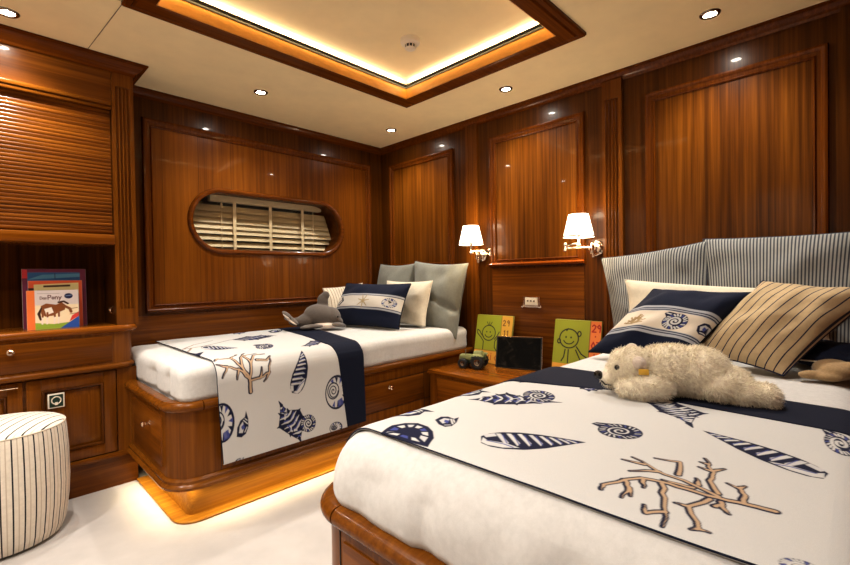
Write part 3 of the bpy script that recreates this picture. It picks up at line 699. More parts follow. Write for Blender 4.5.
up = thing('wall_cabinet', 'tall varnished wall cabinet with a ribbed roll-down front above the open book niche', 'cabinet', (-2.6, -.1, 1.2))
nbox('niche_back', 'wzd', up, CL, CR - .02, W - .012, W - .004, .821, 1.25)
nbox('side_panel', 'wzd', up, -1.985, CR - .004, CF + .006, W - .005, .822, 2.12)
bm = bmesh.new()
zs = np.linspace(1.285, 1.915, 36)
prof = []
for a, b in zip(zs, zs[1:]):
    c, r = (a + b) / 2, (b - a) / 2
    prof += [(CF + .030 - .0026 * math.sin(t), c - r * math.cos(t)) for t in np.linspace(.12, PI - .12, 6)]
A = [bm.verts.new((CL, y, z)) for y, z in prof]; B = [bm.verts.new((-1.987, y, z)) for y, z in prof]
for i in range(len(prof) - 1): bm.faces.new((A[i], A[i + 1], B[i + 1], B[i]))
fin('tambour_front', bm, 'tamb', up, sharp=50)
nbox('top_box', 'fx', up, CL, -1.985, CF + .002, W - .005, 1.945, 2.13)
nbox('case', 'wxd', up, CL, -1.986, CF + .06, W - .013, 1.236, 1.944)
bm = bmesh.new(); box(bm, CL, -1.985, CF - .008, CF + .03, 1.928, 1.948, bev=.005); box(bm, CL, -1.985, CF + .000, CF + .03, 1.910, 1.9275, bev=.004); fin('cornice_bead', bm, 'rail', up)
bm = bmesh.new(); box(bm, CL, -1.985, CF - .014, W - .014, 1.228, 1.278, bev=.006); fin('sill', bm, wood('sill_wood', 'X', 1.4, rough=.15, stripe=.6), up)
CYm = lambda x, z, h: Vector((x, CF + .012 - h, z))
pilaster('fluted_pilaster', CYm, -1.984, CR + .015, .821, 2.125, .016, 4, up, .90, 2.035, 'fz')
bm = bmesh.new()
CR2 = [(0, ZC - .001), (0, ZC - .058), (.008, ZC - .060), (.013, ZC - .046), (.030, ZC - .036), (.034, ZC - .026), (.044, ZC - .012), (.062, ZC - .008), (.062, ZC - .001)]
sweep(bm, [(CL, CF), (CR + .012, CF), (CR + .012, -.002)], CR2, XY); fin('crown', bm, 'mx', up)
bm = bmesh.new(); tube(bm, [(-1.9855, -.165, .878), (-1.994, -.168, .884), (-1.994, -.168, .904), (-1.9855, -.165, .910)], .005, 8); ball(bm, (-1.995, -.168, .894), .008, sub=2); fin('latch', bm, 'chrome', up)

# ---- picture books standing in the niche
def book(x0, x1, z1, y, th, label, paint, lean=.0, group='picture books in the niche', z0=.8205):
    t = thing('picture_book', label, 'book', ((x0 + x1) / 2, y, z0), group)
    n = 150; w, h = x1 - x0, z1 - z0
    m = max(20, int(n * h / w))
    U, V = np.meshgrid(np.linspace(0, w, n), np.linspace(0, h, m), indexing='ij')
    P = Painter(U, V, (.5, .5, .5), w / n * 1.2); paint(P, w, h)
    X = np.stack([x0 + U, y + V * lean - .0005 + 0 * U, z0 + V], -1)
    link('cover', grid_me('cover', X, P.c, flip=False), 'print', t, None)
    bm = bmesh.new(); ps = [(x0, y, z0), (x1, y, z0), (x1, y + th, z0), (x0, y + th, z0)]
    a = [bm.verts.new(p) for p in ps]; b = [bm.verts.new((p[0], p[1] + h * lean, z1)) for p in ps]
    for i in range(4): bm.faces.new((a[i], a[(i + 1) % 4], b[(i + 1) % 4], b[i]))
    bm.faces.new(a); bm.faces.new(b); fin('pages', bm, 'paper', t)
def pony(P, w, h):
    P.poly([(0, 0), (w, 0), (w, h), (0, h)], (.68, .62, .62))
    P.poly([(0, 0), (w, 0), (w, h * .62), (0, h * .62)], (.85, .72, .5))
    P.poly([(.04 * w, 0), (w, 0), (w, .17 * h), (.5 * w, .12 * h), (.04 * w, .19 * h)], (.28, .42, .05))
    P.poly([(0, 0), (.15 * w, 0), (.15 * w, h), (0, h)], (.80, .20, .05))
    P.poly([(.62 * w, 0), (w, 0), (w, .3 * h)], (.03, .10, .42)); P.poly([(.8 * w, .16 * h), (w, .3 * h), (w, .42 * h), (.86 * w, .32 * h)], (.65, .06, .05))
    B = (.24, .075, .02); K = (.05, .015, .008)
    P.poly([(.26 * w, .6 * h), (.36 * w, .66 * h), (.55 * w, .62 * h), (.66 * w, .68 * h), (.74 * w, .6 * h), (.72 * w, .48 * h), (.6 * w, .42 * h), (.5 * w, .34 * h), (.34 * w, .32 * h), (.26 * w, .4 * h)], B)
    P.poly([(.32 * w, .52 * h), (.46 * w, .56 * h), (.5 * w, .42 * h), (.36 * w, .36 * h)], (.85, .78, .7))
    for x in (.29, .38, .52, .6): P.line([(x * w, .42 * h), (x * w - .01 * w, .14 * h)], w * .018, (.8, .7, .62)); P.line([(x * w, .42 * h), (x * w, .32 * h)], w * .02, B)
    P.line([(.27 * w, .55 * h), (.22 * w, .4 * h), (.25 * w, .25 * h)], [w * .015, w * .03, w * .02], K)
    P.line([(.6 * w, .68 * h), (.7 * w, .70 * h), (.78 * w, .64 * h)], w * .022, K)
    P.line([(.74 * w, .56 * h), (.82 * w, .5 * h), (.84 * w, .42 * h)], w * .03, B)
    for z in (.36, .5): P.line([(.82 * w, z * h), (.97 * w, z * h + .02 * h)], w * .008, (.3, .15, .06))
    P.poly([((.80 + .085 * math.cos(a)) * w, .84 * h + .085 * w * .8 * math.sin(a)) for a in np.linspace(0, 6.2, 20)], (.015, .02, .08))
    P.line([(.74 * w, .84 * h), (.86 * w, .86 * h)], w * .006, (.3, .4, .6))
    write(P, 'Das', .25 * w, .77 * h, .070 * h, w * .006, (.08, .02, .02)); write(P, 'Pony', .40 * w, .765 * h, .105 * h, w * .009, (.10, .015, .015))
    P.line([(.2 * w, .92 * h), (.62 * w, .91 * h)], w * .004, (.3, .25, .25))
def beige(P, w, h):
    P.poly([(0, 0), (w, 0), (w, h), (0, h)], (.52, .085, .03)); P.poly([(.10 * w, 0), (.93 * w, 0), (.93 * w, .95 * h), (.10 * w, .92 * h)], (.55, .46, .22))
    P.poly([(0, .72 * h), (.10 * w, .72 * h), (.10 * w, .85 * h), (0, .85 * h)], (.02, .01, .01))
    P.poly([(.27 * w, .86 * h), (.77 * w, .87 * h), (.77 * w, .91 * h), (.27 * w, .90 * h)], (.05, .02, .01))
    P.poly([(.80 * w, .1 * h), (.93 * w, .1 * h), (.93 * w, .72 * h), (.84 * w, .74 * h)], (.14, .24, .36)); P.line([(.15 * w, .80 * h), (.85 * w, .80 * h)], w * .004, (.3, .2, .1))
def blue(P, w, h):
    P.poly([(0, 0), (w, 0), (w, h), (0, h)], (.16, .025, .065)); P.poly([(.08 * w, 0), (.90 * w, 0), (.90 * w, .94 * h), (.08 * w, .94 * h)], (.03, .12, .30))
    P.poly([(.08 * w, .82 * h), (.90 * w, .86 * h), (.90 * w, .92 * h), (.3 * w, .90 * h)], (.10, .28, .45))
    P.poly([(0, .84 * h), (.08 * w, .84 * h), (.08 * w, .99 * h), (0, .99 * h)], (.55, .04, .05))
    P.poly([(.80 * w, .1 * h), (.88 * w, .1 * h), (.88 * w, .78 * h), (.80 * w, .78 * h)], (.45, .5, .5)); P.poly([(.84 * w, .3 * h), (.90 * w, .3 * h), (.90 * w, .6 * h), (.84 * w, .6 * h)], (.04, .03, .04))
    P.line([(.5 * w, .84 * h), (.5 * w, .92 * h)], w * .006, (.02, .03, .08))
book(-2.322, -2.130, 1.004, -.205, .006, 'small book with a brown and white pony on its cover, frontmost in the niche', pony, .05)
book(-2.312, -2.108, 1.050, -.160, .010, 'red-edged book with beige cover and black title bar behind the pony book', beige, .05)
book(-2.330, -2.085, 1.108, -.115, .014, 'tall blue picture book with purple border at the back of the niche', blue, .06)

# ---- pouf
pc = (-2.425, -.478)
pf = thing('pouf', 'round cream pouf with thin dark stripes on the carpet before the cabinet', 'pouf', (pc[0], pc[1], 0))
SIDE = [(0, .010), (.17, .010), (.185, .014), (.197, .05), (.208, .14), (.212, .22), (.210, .34), (.205, .42), (.202, .446), (.199, .455)]
TOP = [(.199, .455), (.195, .461), (.187, .466), (.16, .475), (.12, .484), (.08, .490), (.04, .494), (0, .495)]
for nm, prof in (('side_cover', SIDE), ('top_cover', TOP)):
    bm = bmesh.new(); lathe(bm, prof, (*pc, 0), n=96)
    me = fin(nm, bm, 'pouf', pf, None).data
    co = np.array([v.co[:] for v in me.vertices]); dx, dy = co[:, 0] - pc[0], co[:, 1] - pc[1]
    if nm == 'top_cover': k = dx * .811 - dy * .585 + 3
    else: k = np.arctan2(dx, -dy) * .0335 * 38 / (2 * PI) + 3 + .0335
    a = me.attributes.new('st', 'FLOAT_VECTOR', 'POINT'); a.data.foreach_set('vector', np.stack([k, k, k * 0], 1).astype(np.float32).ravel())
bm = bmesh.new(); tube(bm, [(pc[0] + .199 * math.cos(t), pc[1] + .199 * math.sin(t), .455) for t in np.linspace(0, 2 * PI, 73)], .003, 6, cap=False); fin('seam_piping', bm, plain('pouf_piping', (.55, .47, .38), .9), pf)
bm = bmesh.new(); lathe(bm, [(0, 0), (.15, 0), (.165, .004), (.165, .012), (0, .012)], (*pc, 0), n=40); fin('foot_ring', bm, 'black', pf)
# ================================================================== BEDS
FX = -1.935            # foot face of both beds
RR = .115              # rounded plan corner
def bed(label, y_in, y_out, both, notch):
    """y_out: room-side face; both -> far side has a rounded corner too"""
    b = thing('bed_frame', label, 'bed', (-.95, (y_in + y_out) / 2, 0), 'built-in single beds')
    # boundary from the room-side head end, round the foot, to the far side (room on the right-hand side)
    if not both:      # bed 1: far side against the window wall; room side is -y
        pth = [(FX, CF - .004)] + arc(FX + RR, y_out + RR, RR, PI, 1.5 * PI, 10) + [(W - .02, y_out)]
        body = pth + [(W - .02, y_in), (notch, y_in), (notch, CF - .004)]
        s = 1
    else:             # bed 2: room side is +y, far side -y
        pth = [(W - .02, y_in)] + [(W - .02, y_in)]
        pth = [(W - .02, y_out)] + arc(FX + RR, y_out - RR, RR, PI / 2, PI, 10) + arc(FX + RR, y_in + RR, RR, PI, 1.5 * PI, 10) + [(W - .02, y_in)]
        body = pth
    bm = bmesh.new(); extrude_poly(bm, body, .17, .489); fin('side_panel', bm, 'fz' , b)
    def sw(name, prof, mat, path=pth):
        bm = bmesh.new(); sweep(bm, path, prof, XY); return fin(name, bm, mat, b)
    # rail in three lengths with hairline joints at the ends of the round corner
    n = 11
    R = halfround(0, .478, .528, .032, n=10, back=0) + [(-.028, .532), (-.034, .500), (-.030, .470)]
    R = [(-.004, .485)] + [(.024 * math.sin(t) + .001, .507 - .022 * math.cos(t)) for t in np.linspace(.25, PI - .1, 10)] + [(-.026, .530), (-.032, .520), (-.032, .470)]
    g = .0015
    bm = bmesh.new()
    if not both:
        segs = [pth[0:2], pth[1:n + 1], pth[n:]]
    else:
        segs = [pth[0:2], pth[1:n + 1], pth[n:n + 2], pth[n + 1:2 * n + 1], pth[2 * n:]]
    for sg in segs:
        P = [Vector(p) for p in sg]
        P[0] = P[0] + (P[1] - P[0]).normalized() * g; P[-1] = P[-1] + (P[-2] - P[-1]).normalized() * g
        sweep(bm, [tuple(p) for p in P], R, XY)
    fin('rail', bm, 'rail', b)
    sw('base_moulding', [(-.03, .152), (.006, .152), (.020, .160), (.024, .170), (.018, .180), (.012, .183), (.012, .194), (.004, .204), (-.03, .204)], 'rail')
    # recessed lit plinth and floor board
    ins = -.078
    sw('plinth', [(ins - .02, .0), (ins, .0), (ins, .150), (ins - .02, .150)], 'plinth')
    sw('floor_board', [(ins - .01, .0005), (-.022, .0005), (-.020, .008), (-.024, .011), (ins - .01, .011)], 'plinth')
    return b, pth
b1, path1 = bed('single wooden bed with glowing plinth along the window wall', .03, -.945, False, -1.90)
b2, path2 = bed('near wooden bed in the right foreground with rounded rail', -3.012, -2.005, True, None)
# bed 1 drawers: one on the foot, two on the side
d = nbox('drawer', 'fy', b1, FX - .004, FX + .012, -.790, -.335, .235, .455, bev=.002)
knob(d, (FX - .004, -.625, .392), (-1, 0, 0), 1.2)
for x0, x1, kx in ((-.965, -.475, -.765), (-1.60, -1.03, -1.31)):
    d = nbox('drawer', 'fx', b1, x0, x1, -.949, -.93, .265, .420, bev=.002); knob(d, (kx, -.949, .385), (0, -1, 0))
for z in (.258, .428): nbox('panel_joint', 'black', b1, -1.72, -.02, -.9468, -.94, z - .0012, z + .0012)
for x in (-1.745, -.468, -.995): nbox('panel_joint', 'black', b1, x - .001, x + .001, -.9468, -.94, .205, .475)
bm = bmesh.new(); box(bm, FX - .0015, FX + .01, -2.122, -2.119, .205, .475); fin('panel_joint', bm, 'black', b2)
d = nbox('drawer', 'fy', b2, FX - .004, FX + .012, -2.82, -2.135, .225, .455, bev=.002)

# LED strips under the overhang
UC = (1, .80, .48)
area('plinth_light', (-.95, -.935, .150), (0, 0, 0), 1.66, .012, 1.9, UC, 2.0)
area('plinth_light', (-1.925, -.55, .150), (0, 0, PI / 2), .52, .012, .6, UC, 2.0)
area('plinth_light', (-1.865, -.875, .150), (0, 0, -PI / 4), .12, .012, .2, UC)

# ---- mattresses
def fbm(p, s, o=3): return noise.fractal(Vector(p) * s, 1.0, 2.0, o)
def mattress(name, label, x0, x1, y0, y1, z0, z1, r, seed=0, notch=False):
    t = bmesh.new()
    nx, ny, nz = 90, 46, 14
    def sup(a, b, c):      # superellipsoid-like rounding of a box
        p = Vector((a, b, c)); hx, hy, hz = (x1 - x0) / 2, (y1 - y0) / 2, (z1 - z0) / 2
        q = Vector((a * hx, b * hy, c * hz)); inner = Vector((max(-hx + r, min(hx - r, q.x)), max(-hy + r, min(hy - r, q.y)), max(-hz, min(hz - r, q.z))))
        d = q - inner
        if d.length > 1e-9:
            m = r
            d = d.normalized() * min(d.length, m)
            q = inner + d
        return q + Vector(((x0 + x1) / 2, (y0 + y1) / 2, (z0 + z1) / 2))
    res = bmesh.ops.create_cube(t, size=2)
    bmesh.ops.subdivide_edges(t, edges=t.edges, cuts=47, use_grid_fill=True)
    for v in t.verts:
        q = sup(*v.co)
        edge = max(0, min(1, (z1 - q.z) / .03))
        w = fbm((q.x + seed, q.y * 1.0, q.z * .25), 9) * .006 * edge + fbm((q.x, q.y + seed, q.z), 3) * .003
        # vertical tension folds on the sides
        side = max(0, min(1, (z1 - .02 - q.z) / .05))
        fold = (max(0, noise.noise(Vector((q.x * 13 + seed, q.y * 13, .3 + q.z * 2)))) ** 2 * (.04 if notch else .085) + noise.noise(Vector((q.x * 21, q.y * 21, q.z * 4 + seed))) * .0022) * side
        n = Vector((q.x - (x0 + x1) / 2, q.y - (y0 + y1) / 2, 0)); n = Vector([math.copysign(max(0, min(1, (abs(t_) - .9) / .1)), t_) for t_ in (n.x / ((x1 - x0) / 2), n.y / ((y1 - y0) / 2))] + [0])
        q = q + Vector((0, 0, w)) - n * fold
        tuck = max(0, min(1, (.548 - q.z) / .035)); tuck = tuck * tuck * (3 - 2 * tuck) * .014
        q = q - n * tuck
        v.co = q
    o = fin(name, t, 'sheet', None, None); tag(o, label, 'mattress', 'mattresses in white sheets'); return o
mattress('mattress', 'mattress in a smooth white sheet on the bed under the window', -1.9035, W - .03, -.950, .012, .474, .677, .055, seed=3, notch=True)
mattress('mattress', 'mattress in a smooth white sheet on the near bed', -1.940, W - .03, -3.004, -2.020, .474, .679, .12, seed=8)

# ---- coverlets
def profile_pts(y_top0, y_out, ztop, zbot, r, dirn, n_arc=10):
    """cross-section from far side over the top and down the room side; returns list of (y, z)"""
    s = dirn
    pts = [(y_top0, ztop), (y_out - s * r, ztop)]
    cy, cz = y_out - s * r, ztop - r
    pts += [(cy + s * r * math.sin(t), cz + r * math.cos(t)) for t in np.linspace(0, PI / 2, n_arc)[1:]]
    pts += [(y_out, zbot)]
    return pts
def arc_param(pts):
    P = np.array(pts); L = np.concatenate([[0], np.cumsum(np.hypot(*np.diff(P, axis=0).T))]); return P, L
def cloth_surface(pts, xa, xb, ns, nv, zn=.0025, seed=0):
    """xa(v), xb(v): x of the two edges; returns grid (ns, nv, 3), U, V"""
    P, L = arc_param(pts); v = np.linspace(0, L[-1], nv)
    y = np.interp(v, L, P[:, 0]); z = np.interp(v, L, P[:, 1])
    s = np.linspace(0, 1, ns)[:, None]
    X = xa(v)[None] * (1 - s) + xb(v)[None] * s
    Y = np.repeat(y[None], ns, 0); Z = np.repeat(z[None], ns, 0)
    D = np.array([[fbm((X[i, j], Y[i, j] + seed, Z[i, j]), 4, 2) for j in range(0, nv, 8)] for i in range(0, ns, 8)])
    iu, iv = np.arange(ns) / 8, np.arange(nv) / 8
    D = np.array([np.interp(iv, np.arange(D.shape[1]), D[min(int(a), D.shape[0] - 1)] * (1 - a % 1) + D[min(int(a) + 1, D.shape[0] - 1)] * (a % 1)) for a in iu]) * zn
    return X, Y, Z, D, np.repeat(v[None], ns, 0)
def coverlet(label, pts, xa, xb, xc, ns, nv, paint, px, hem_dir, seed):
    t = thing('coverlet', label, 'bedspread', (-1.3, float(np.mean([p[0] for p in pts])), .60), 'printed coverlets')
    X, Y, Z, D, V = cloth_surface(pts, xa, xb, ns, nv, seed=seed)
    P = Painter(X, V, CLOTH, px); paint(P)
    dz = np.where(Z > .64, D, 0)
    if hem_dir > 0: tt = np.clip(-1.820 - X, 0, .1); dz = dz - (.12 - np.sqrt(.12 ** 2 - tt ** 2))
    dy = np.where(Z <= .64, D * 1.5 * hem_dir, 0)
    G = np.stack([X, Y + dy, Z + dz + .0015], -1)
    o = link('printed_cloth', grid_me('cloth', G, P.c), 'coverlet', t, None)
    md = o.modifiers.new('thickness', 'SOLIDIFY'); md.thickness = .003; md.offset = 0
    X2, Y2, Z2, D2, V2 = cloth_surface(pts, xb, xc, 24, nv // 2, seed=seed)
    G2 = np.stack([X2, Y2 + np.where(Z2 <= .64, .0025 * hem_dir, 0), Z2 + .004], -1)
    o = link('navy_border', grid_me('border', G2), 'navy', t, None)
    md = o.modifiers.new('thickness', 'SOLIDIFY'); md.thickness = .003; md.offset = 0
    bm = bmesh.new(); tube(bm, [tuple(G[0, j] + np.array((0, 0, .0015))) for j in range(0, nv, 3)], .0018, 6); fin('piping', bm, 'navy', t, None)
    return t
# bed 1
def paint1(P):
    T = TRACE; f = T['fr1']
    m_snail(P, f['snailL']); m_shell(P, f['small'], 5); m_snail(P, f['snailR']); m_auger(P, f['auger'])
    m_hatch(P, T['conch1'], 4, .004, 34); m_amm(P, f['disk'], .004, False)
    m_snail(P, f['botR']); m_shell(P, f['bot'], 3); m_long(P, f['conchT'], 4, .004); m_amm(P, f['amm'], .004)
    a = f['augL']; m_auger(P, a); m_long(P, f['d'], 6, .004); m_long(P, f['e'], 7, .004); m_shell(P, f['f'], 8); m_shell(P, f['l1'], 9)
    m_coral(P, T['coral1'], .011)
    c = F(f['coralT']); P_l = [[c(-1, .2), c(-.3, .4), c(.5, .1), c(1.6, .5)], [c(-.3, .4), c(.1, 1.2), c(.9, 1.5)], [c(.5, .1), c(.9, -.8)], [c(0, .2), c(-.2, -.9), c(-.8, -1.2)]]
    m_coral(P, P_l, .006)
pts1 = profile_pts(.012, -.985, .683, .238, .09, -1)
P1, L1 = arc_param(pts1); VB = float(L1[-1]); V0 = float(L1[1])
xa1 = lambda v: np.interp(v, [0, V0, V0 + .14, VB], [-1.745, -1.765, -1.772, -1.752])
xb1 = lambda v: np.interp(v, [0, V0 * .5, V0, V0 + .14, VB], [-.975, -1.05, -1.165, -1.150, -1.100])
xc1 = lambda v: np.interp(v, [0, V0 * .5, V0, V0 + .14, VB], [-.785, -.86, -.985, -.985, -.976])
coverlet('white shell-printed coverlet draped over the side of the bed by the window', pts1, xa1, xb1, xc1, 340, 500, paint1, .0024, -1, 1)
# bed 2: drapes on both sides
def paint2(P):
    T = TRACE; f = T['fr2']; off = V2OFF
    S = lambda p: (p[0], off - p[1])
    def fr(k): c, a, b = f[k]; return (S(c), (a[0], -a[1]), (b[0], -b[1]))
    m_auger(P, fr('auger')); m_auger(P, fr('augerR')); m_amm(P, fr('amm'))
    m_hatch(P, [S(p) for p in T['conch2']], 3, .0035, 34); m_amm(P, fr('disk'), .004, False)
    m_long(P, fr('flat'), 5, .004); m_long(P, fr('nose'), 6, .004); m_shell(P, fr('sq'), 7); m_amm(P, fr('ammR'), .004); m_amm(P, fr('pur'), .003, False)
    m_shell(P, fr('cres'), 8, .004); m_shell(P, fr('small'), 9, .003)
    m_hatch(P, [S(p) for p in T['star2']], 9, .004, 40)
    sc = [S(p) for p in T['scallop2']]; P.poly(sc, NAVY); c = np.mean(np.array(sc), 0)
    r = random.Random(4)
    for k in range(len(sc)):
        a_, b_ = np.array(sc[k]), np.array(sc[(k + 1) % len(sc)]); q = [tuple(c + (a_ - c) * .85), tuple(c + (b_ - c) * .85), tuple(c + (b_ - c) * .48), tuple(c + (a_ - c) * .42)]
        P.poly(q, (CLOTH, BLUE, CLOTH, PALE)[k % 4], 1, -.004)
    m_coral(P, [[S(p) for p in l] for l in T['coral2']], .0090)
    # repeats on the hanging side, away from the camera
    for k, x in enumerate((-1.7, -1.45, -1.2)): m_shell(P, ((x, .16), (.05, .01), (-.01, .05)), 20 + k, .004)
top2 = profile_pts(-2.47, -2.017, .683, .575, .117, 1, 18)
left = [(y, z) for y, z in top2[::-1]]                       # hem -> over the room-side edge -> middle
right = profile_pts(-2.47, -3.010, .683, .56, .09, -1, 18)       # middle -> far edge -> hem
pts2 = left[:-1] + right[1:]
P2, L2 = arc_param(pts2)
i_top = next(i for i, p in enumerate(pts2) if p[1] >= .6829)
V2OFF = float(L2[i_top]) + pts2[i_top][0]
v0 = float(L2[i_top])
xa2 = lambda v: np.interp(v, [0, v0, v0 + .8, float(L2[-1])], [-1.852, -1.852, -1.846, -1.870])
xb2 = lambda v: np.interp(v, [0, v0, v0 + .3, v0 + .8, float(L2[-1])], [-1.27, -1.235, -1.15, -1.19, -1.22])
xc2 = lambda v: np.interp(v, [0, v0, v0 + .3, v0 + .8, float(L2[-1])], [-.95, -.935, -.935, -.965, -.99])
coverlet('white shell-printed coverlet across the near bed, under the toy bear', pts2, xa2, xb2, xc2, 360, 640, paint2, .0020, 1, 5)

# ---- nightstand between the beds
ns = thing('nightstand', 'low varnished wooden nightstand between the two beds', 'nightstand', (-.2, -1.46, 0))
NX, NZ = -.455, .448
nbox('carcass', 'fz', ns, NX + .012, W - .026, -1.972, -.975, .0, NZ - .022)
bm = bmesh.new(); box(bm, NX - .008, W - .026, -1.972, -.972, NZ - .022, NZ, bev=.006); fin('top', bm, wood('nightstand_top_wood', 'Y', 1.35, rough=.13, stripe=.8), ns)
d = nbox('drawer', 'fy', ns, NX + .002, NX + .014, -1.93, -1.045, .22, NZ - .045, bev=.003); knob(d, (NX + .002, -1.45, .33), (-1, 0, 0))
nbox('drawer', 'fy', ns, NX + .002, NX + .014, -1.93, -1.045, .03, .205, bev=.003)

# ---- two birthday canvases
def canvas(y1, y0, z1, label, paint, tilt):
    t = thing('canvas_picture', label, 'picture', (.0, (y0 + y1) / 2, NZ), 'canvas pictures on the nightstand')
    w, h = y1 - y0, z1 - NZ; n = 190; m = int(n * h / w)
    U, V = np.meshgrid(np.linspace(0, w, n), np.linspace(0, h, m), indexing='ij')      # U runs left to right as seen (towards -y)
    P = Painter(U, V, (.30, .34, .015), w / n * 1.3); paint(P, w, h)
    xb = -.040; xt = .022
    X = np.stack([xb - .0165 + (xt - xb) * V / h, y1 - U, NZ + .001 + V], -1)
    link('painted_face', grid_me('face', X, P.c, flip=True), 'canvas', t, None)
    bm = bmesh.new(); A = [bm.verts.new((xb + dx, y, NZ + .001)) for dx, y in ((-.016, y1), (-.016, y0), (0, y0), (0, y1))]; B = [bm.verts.new((xt + dx, y, z1 + .001)) for dx, y in ((-.016, y1), (-.016, y0), (0, y0), (0, y1))]
    for i in range(4): bm.faces.new((A[i], A[(i + 1) % 4], B[(i + 1) % 4], B[i]))
    bm.faces.new(A); bm.faces.new(B); fin('stretcher', bm, plain('canvas_edge', (.42, .42, .10), .6), t)
INK = (.012, .014, .008)
def ring(P, cx, cy, rx, ry, w, col): P.line([(cx + rx * math.cos(a), cy + ry * math.sin(a)) for a in np.linspace(0, 2 * PI, 40)], w, col)
def face(P, cx, cy, r, lw):
    ring(P, cx, cy, r * 1.05, r * .98, lw, INK)
    for s in (-1, 1): P.poly([(cx + s * r * .28 - r * .05 + r * .09 * math.cos(a), cy + r * .12 + r * .11 * math.sin(a)) for a in np.linspace(0, 6, 12)], INK)
    P.line([(cx + r * .62 * math.sin(a), cy - r * .02 - r * .55 * math.cos(a)) for a in np.linspace(-1.1, 1.1, 14)], lw * .9, INK)
def pic1(P, w, h):
    P.poly([(0, 0), (w, 0), (w, h), (0, h)], (.33, .37, .02))
    P.poly([(.70 * w, 0), (w, 0), (w, h), (.70 * w, h)], (.72, .40, .05)); P.poly([(0, 0), (w, 0), (w, .26 * h), (0, .26 * h)], (.72, .36, .05))
    P.line([(.70 * w, 0), (.70 * w, h)], w * .009, (.25, .16, .02)); P.line([(0, .26 * h), (.70 * w, .26 * h)], w * .007, (.25, .16, .02))
    lw = w * .011; cx, cy, r = .37 * w, .625 * h, .175 * w
    face(P, cx, cy, r, lw)
    for s in (-.05, 0, .05): P.line([(cx + s * w * .5, cy + r), (cx + s * w * 1.4, cy + r * 1.42)], lw * .7, INK)
    P.line([(.10 * w, .66 * h), (.04 * w, .68 * h), (.05 * w, .60 * h), (.16 * w, .52 * h), (.24 * w, .44 * h), (.24 * w, .27 * h)], lw, INK)
    P.line([(.10 * w, .66 * h), (.17 * w, .58 * h), (.23 * w, .54 * h)], lw, INK)
    P.line([(.66 * w, .66 * h), (.60 * w, .56 * h), (.54 * w, .50 * h)], lw, INK); P.line([(.66 * w, .58 * h), (.56 * w, .46 * h), (.56 * w, .34 * h), (.62 * w, .27 * h)], lw, INK)
    C = (.16, .05, .01)
    write(P, '29', .745 * w, .80 * h, .11 * h, w * .010, C, .9); write(P, '11', .775 * w, .60 * h, .10 * h, w * .010, C, .75); write(P, '+', .79 * w, .44 * h, .10 * h, w * .010, C)
    write(P, 'David', .13 * w, .075 * h, .15 * h, w * .012, (.50, .12, .02), .70)
def pic2(P, w, h):
    P.poly([(0, 0), (w, 0), (w, h), (0, h)], (.30, .33, .02))
    P.poly([(.775 * w, 0), (w, 0), (w, h), (.775 * w, h)], (.78, .22, .05)); P.line([(.775 * w, 0), (.775 * w, h)], w * .008, (.2, .06, .02)); P.poly([(0, 0), (.775 * w, 0), (.775 * w, .2 * h), (0, .2 * h)], (.72, .36, .05))
    lw = w * .013; cx, cy, r = .335 * w, .66 * h, .195 * w
    face(P, cx, cy, r, lw); ring(P, cx + r * 1.12, cy + r * .55, r * .18, r * .25, lw, INK); ring(P, cx - r * 1.1, cy - r * .35, r * .16, r * .22, lw, INK)
    P.line([(cx - .03 * w, cy + r), (cx - .06 * w, cy + r * .8)], lw, INK)
    P.line([(.27 * w, .455 * h), (.25 * w, .32 * h), (.20 * w, .24 * h)], lw, INK); P.line([(.34 * w, .455 * h), (.34 * w, .22 * h)], lw, INK)
    P.line([(.51 * w, .52 * h), (.62 * w, .40 * h), (.74 * w, .34 * h)], lw, INK); P.line([(.50 * w, .46 * h), (.60 * w, .30 * h), (.66 * w, .24 * h)], lw, INK)
    C = (.42, .01, .01)
    write(P, '29', .815 * w, .81 * h, .125 * h, w * .013, C, .72); write(P, '.', .86 * w, .68 * h, .10 * h, w * .012, C); write(P, '07', .815 * w, .50 * h, .13 * h, w * .013, C, .72); write(P, '.', .86 * w, .36 * h, .1 * h, w * .012, C)
canvas(-1.025, -1.320, .768, 'lime green canvas of a smiling child with raised arms, left on the nightstand', pic1, 0)
canvas(-1.622, -1.910, .768, 'lime green canvas of a child with orange date strip, half hidden by the near bed', pic2, 0)

# ---- dark photo frame
pf = thing('photo_frame', 'glossy black photo frame leaning in front of the left green canvas', 'photo frame', (-.09, -1.41, NZ))
Q = [Vector(p) for p in ((-.135, -1.272, NZ + .001), (-.050, -1.50 - .055, NZ + .001), (-.052 + .04, -1.545, .648), (-.095, -1.262, .642))]
nrm = (Q[1] - Q[0]).cross(Q[3] - Q[0]).normalized(); nrm = nrm if nrm.x < 0 else -nrm
def plate(name, q, n, t, mat, parent):
    bm = bmesh.new(); a = [bm.verts.new(p) for p in q]; b = [bm.verts.new(p + n * t) for p in q]
    for i in range(4): bm.faces.new((a[i], a[(i + 1) % 4], b[(i + 1) % 4], b[i]))
    bm.faces.new(a); bm.faces.new(b); return fin(name, bm, mat, parent)
plate('frame', Q, nrm, .012, 'black', pf)
cen = sum(Q, Vector()) / 4
m_pic, nt_, b_ = new_mat('dark_glass_picture'); setin(b_, Roughness=.25, Specular_IOR_Level=.06)
nt_.links.new(ramp(nt_, noise_tex(nt_, objcoord(nt_), 11, 2, .5, 1.2), [(.5, (.004, .004, .004)), (.62, (.008, .007, .006)), (.75, (.03, .024, .022))]), b_.inputs['Base Color'])
plate('picture_glass', [cen + (p - cen) * .94 + nrm * .0125 for p in Q], nrm, .001, m_pic, pf)
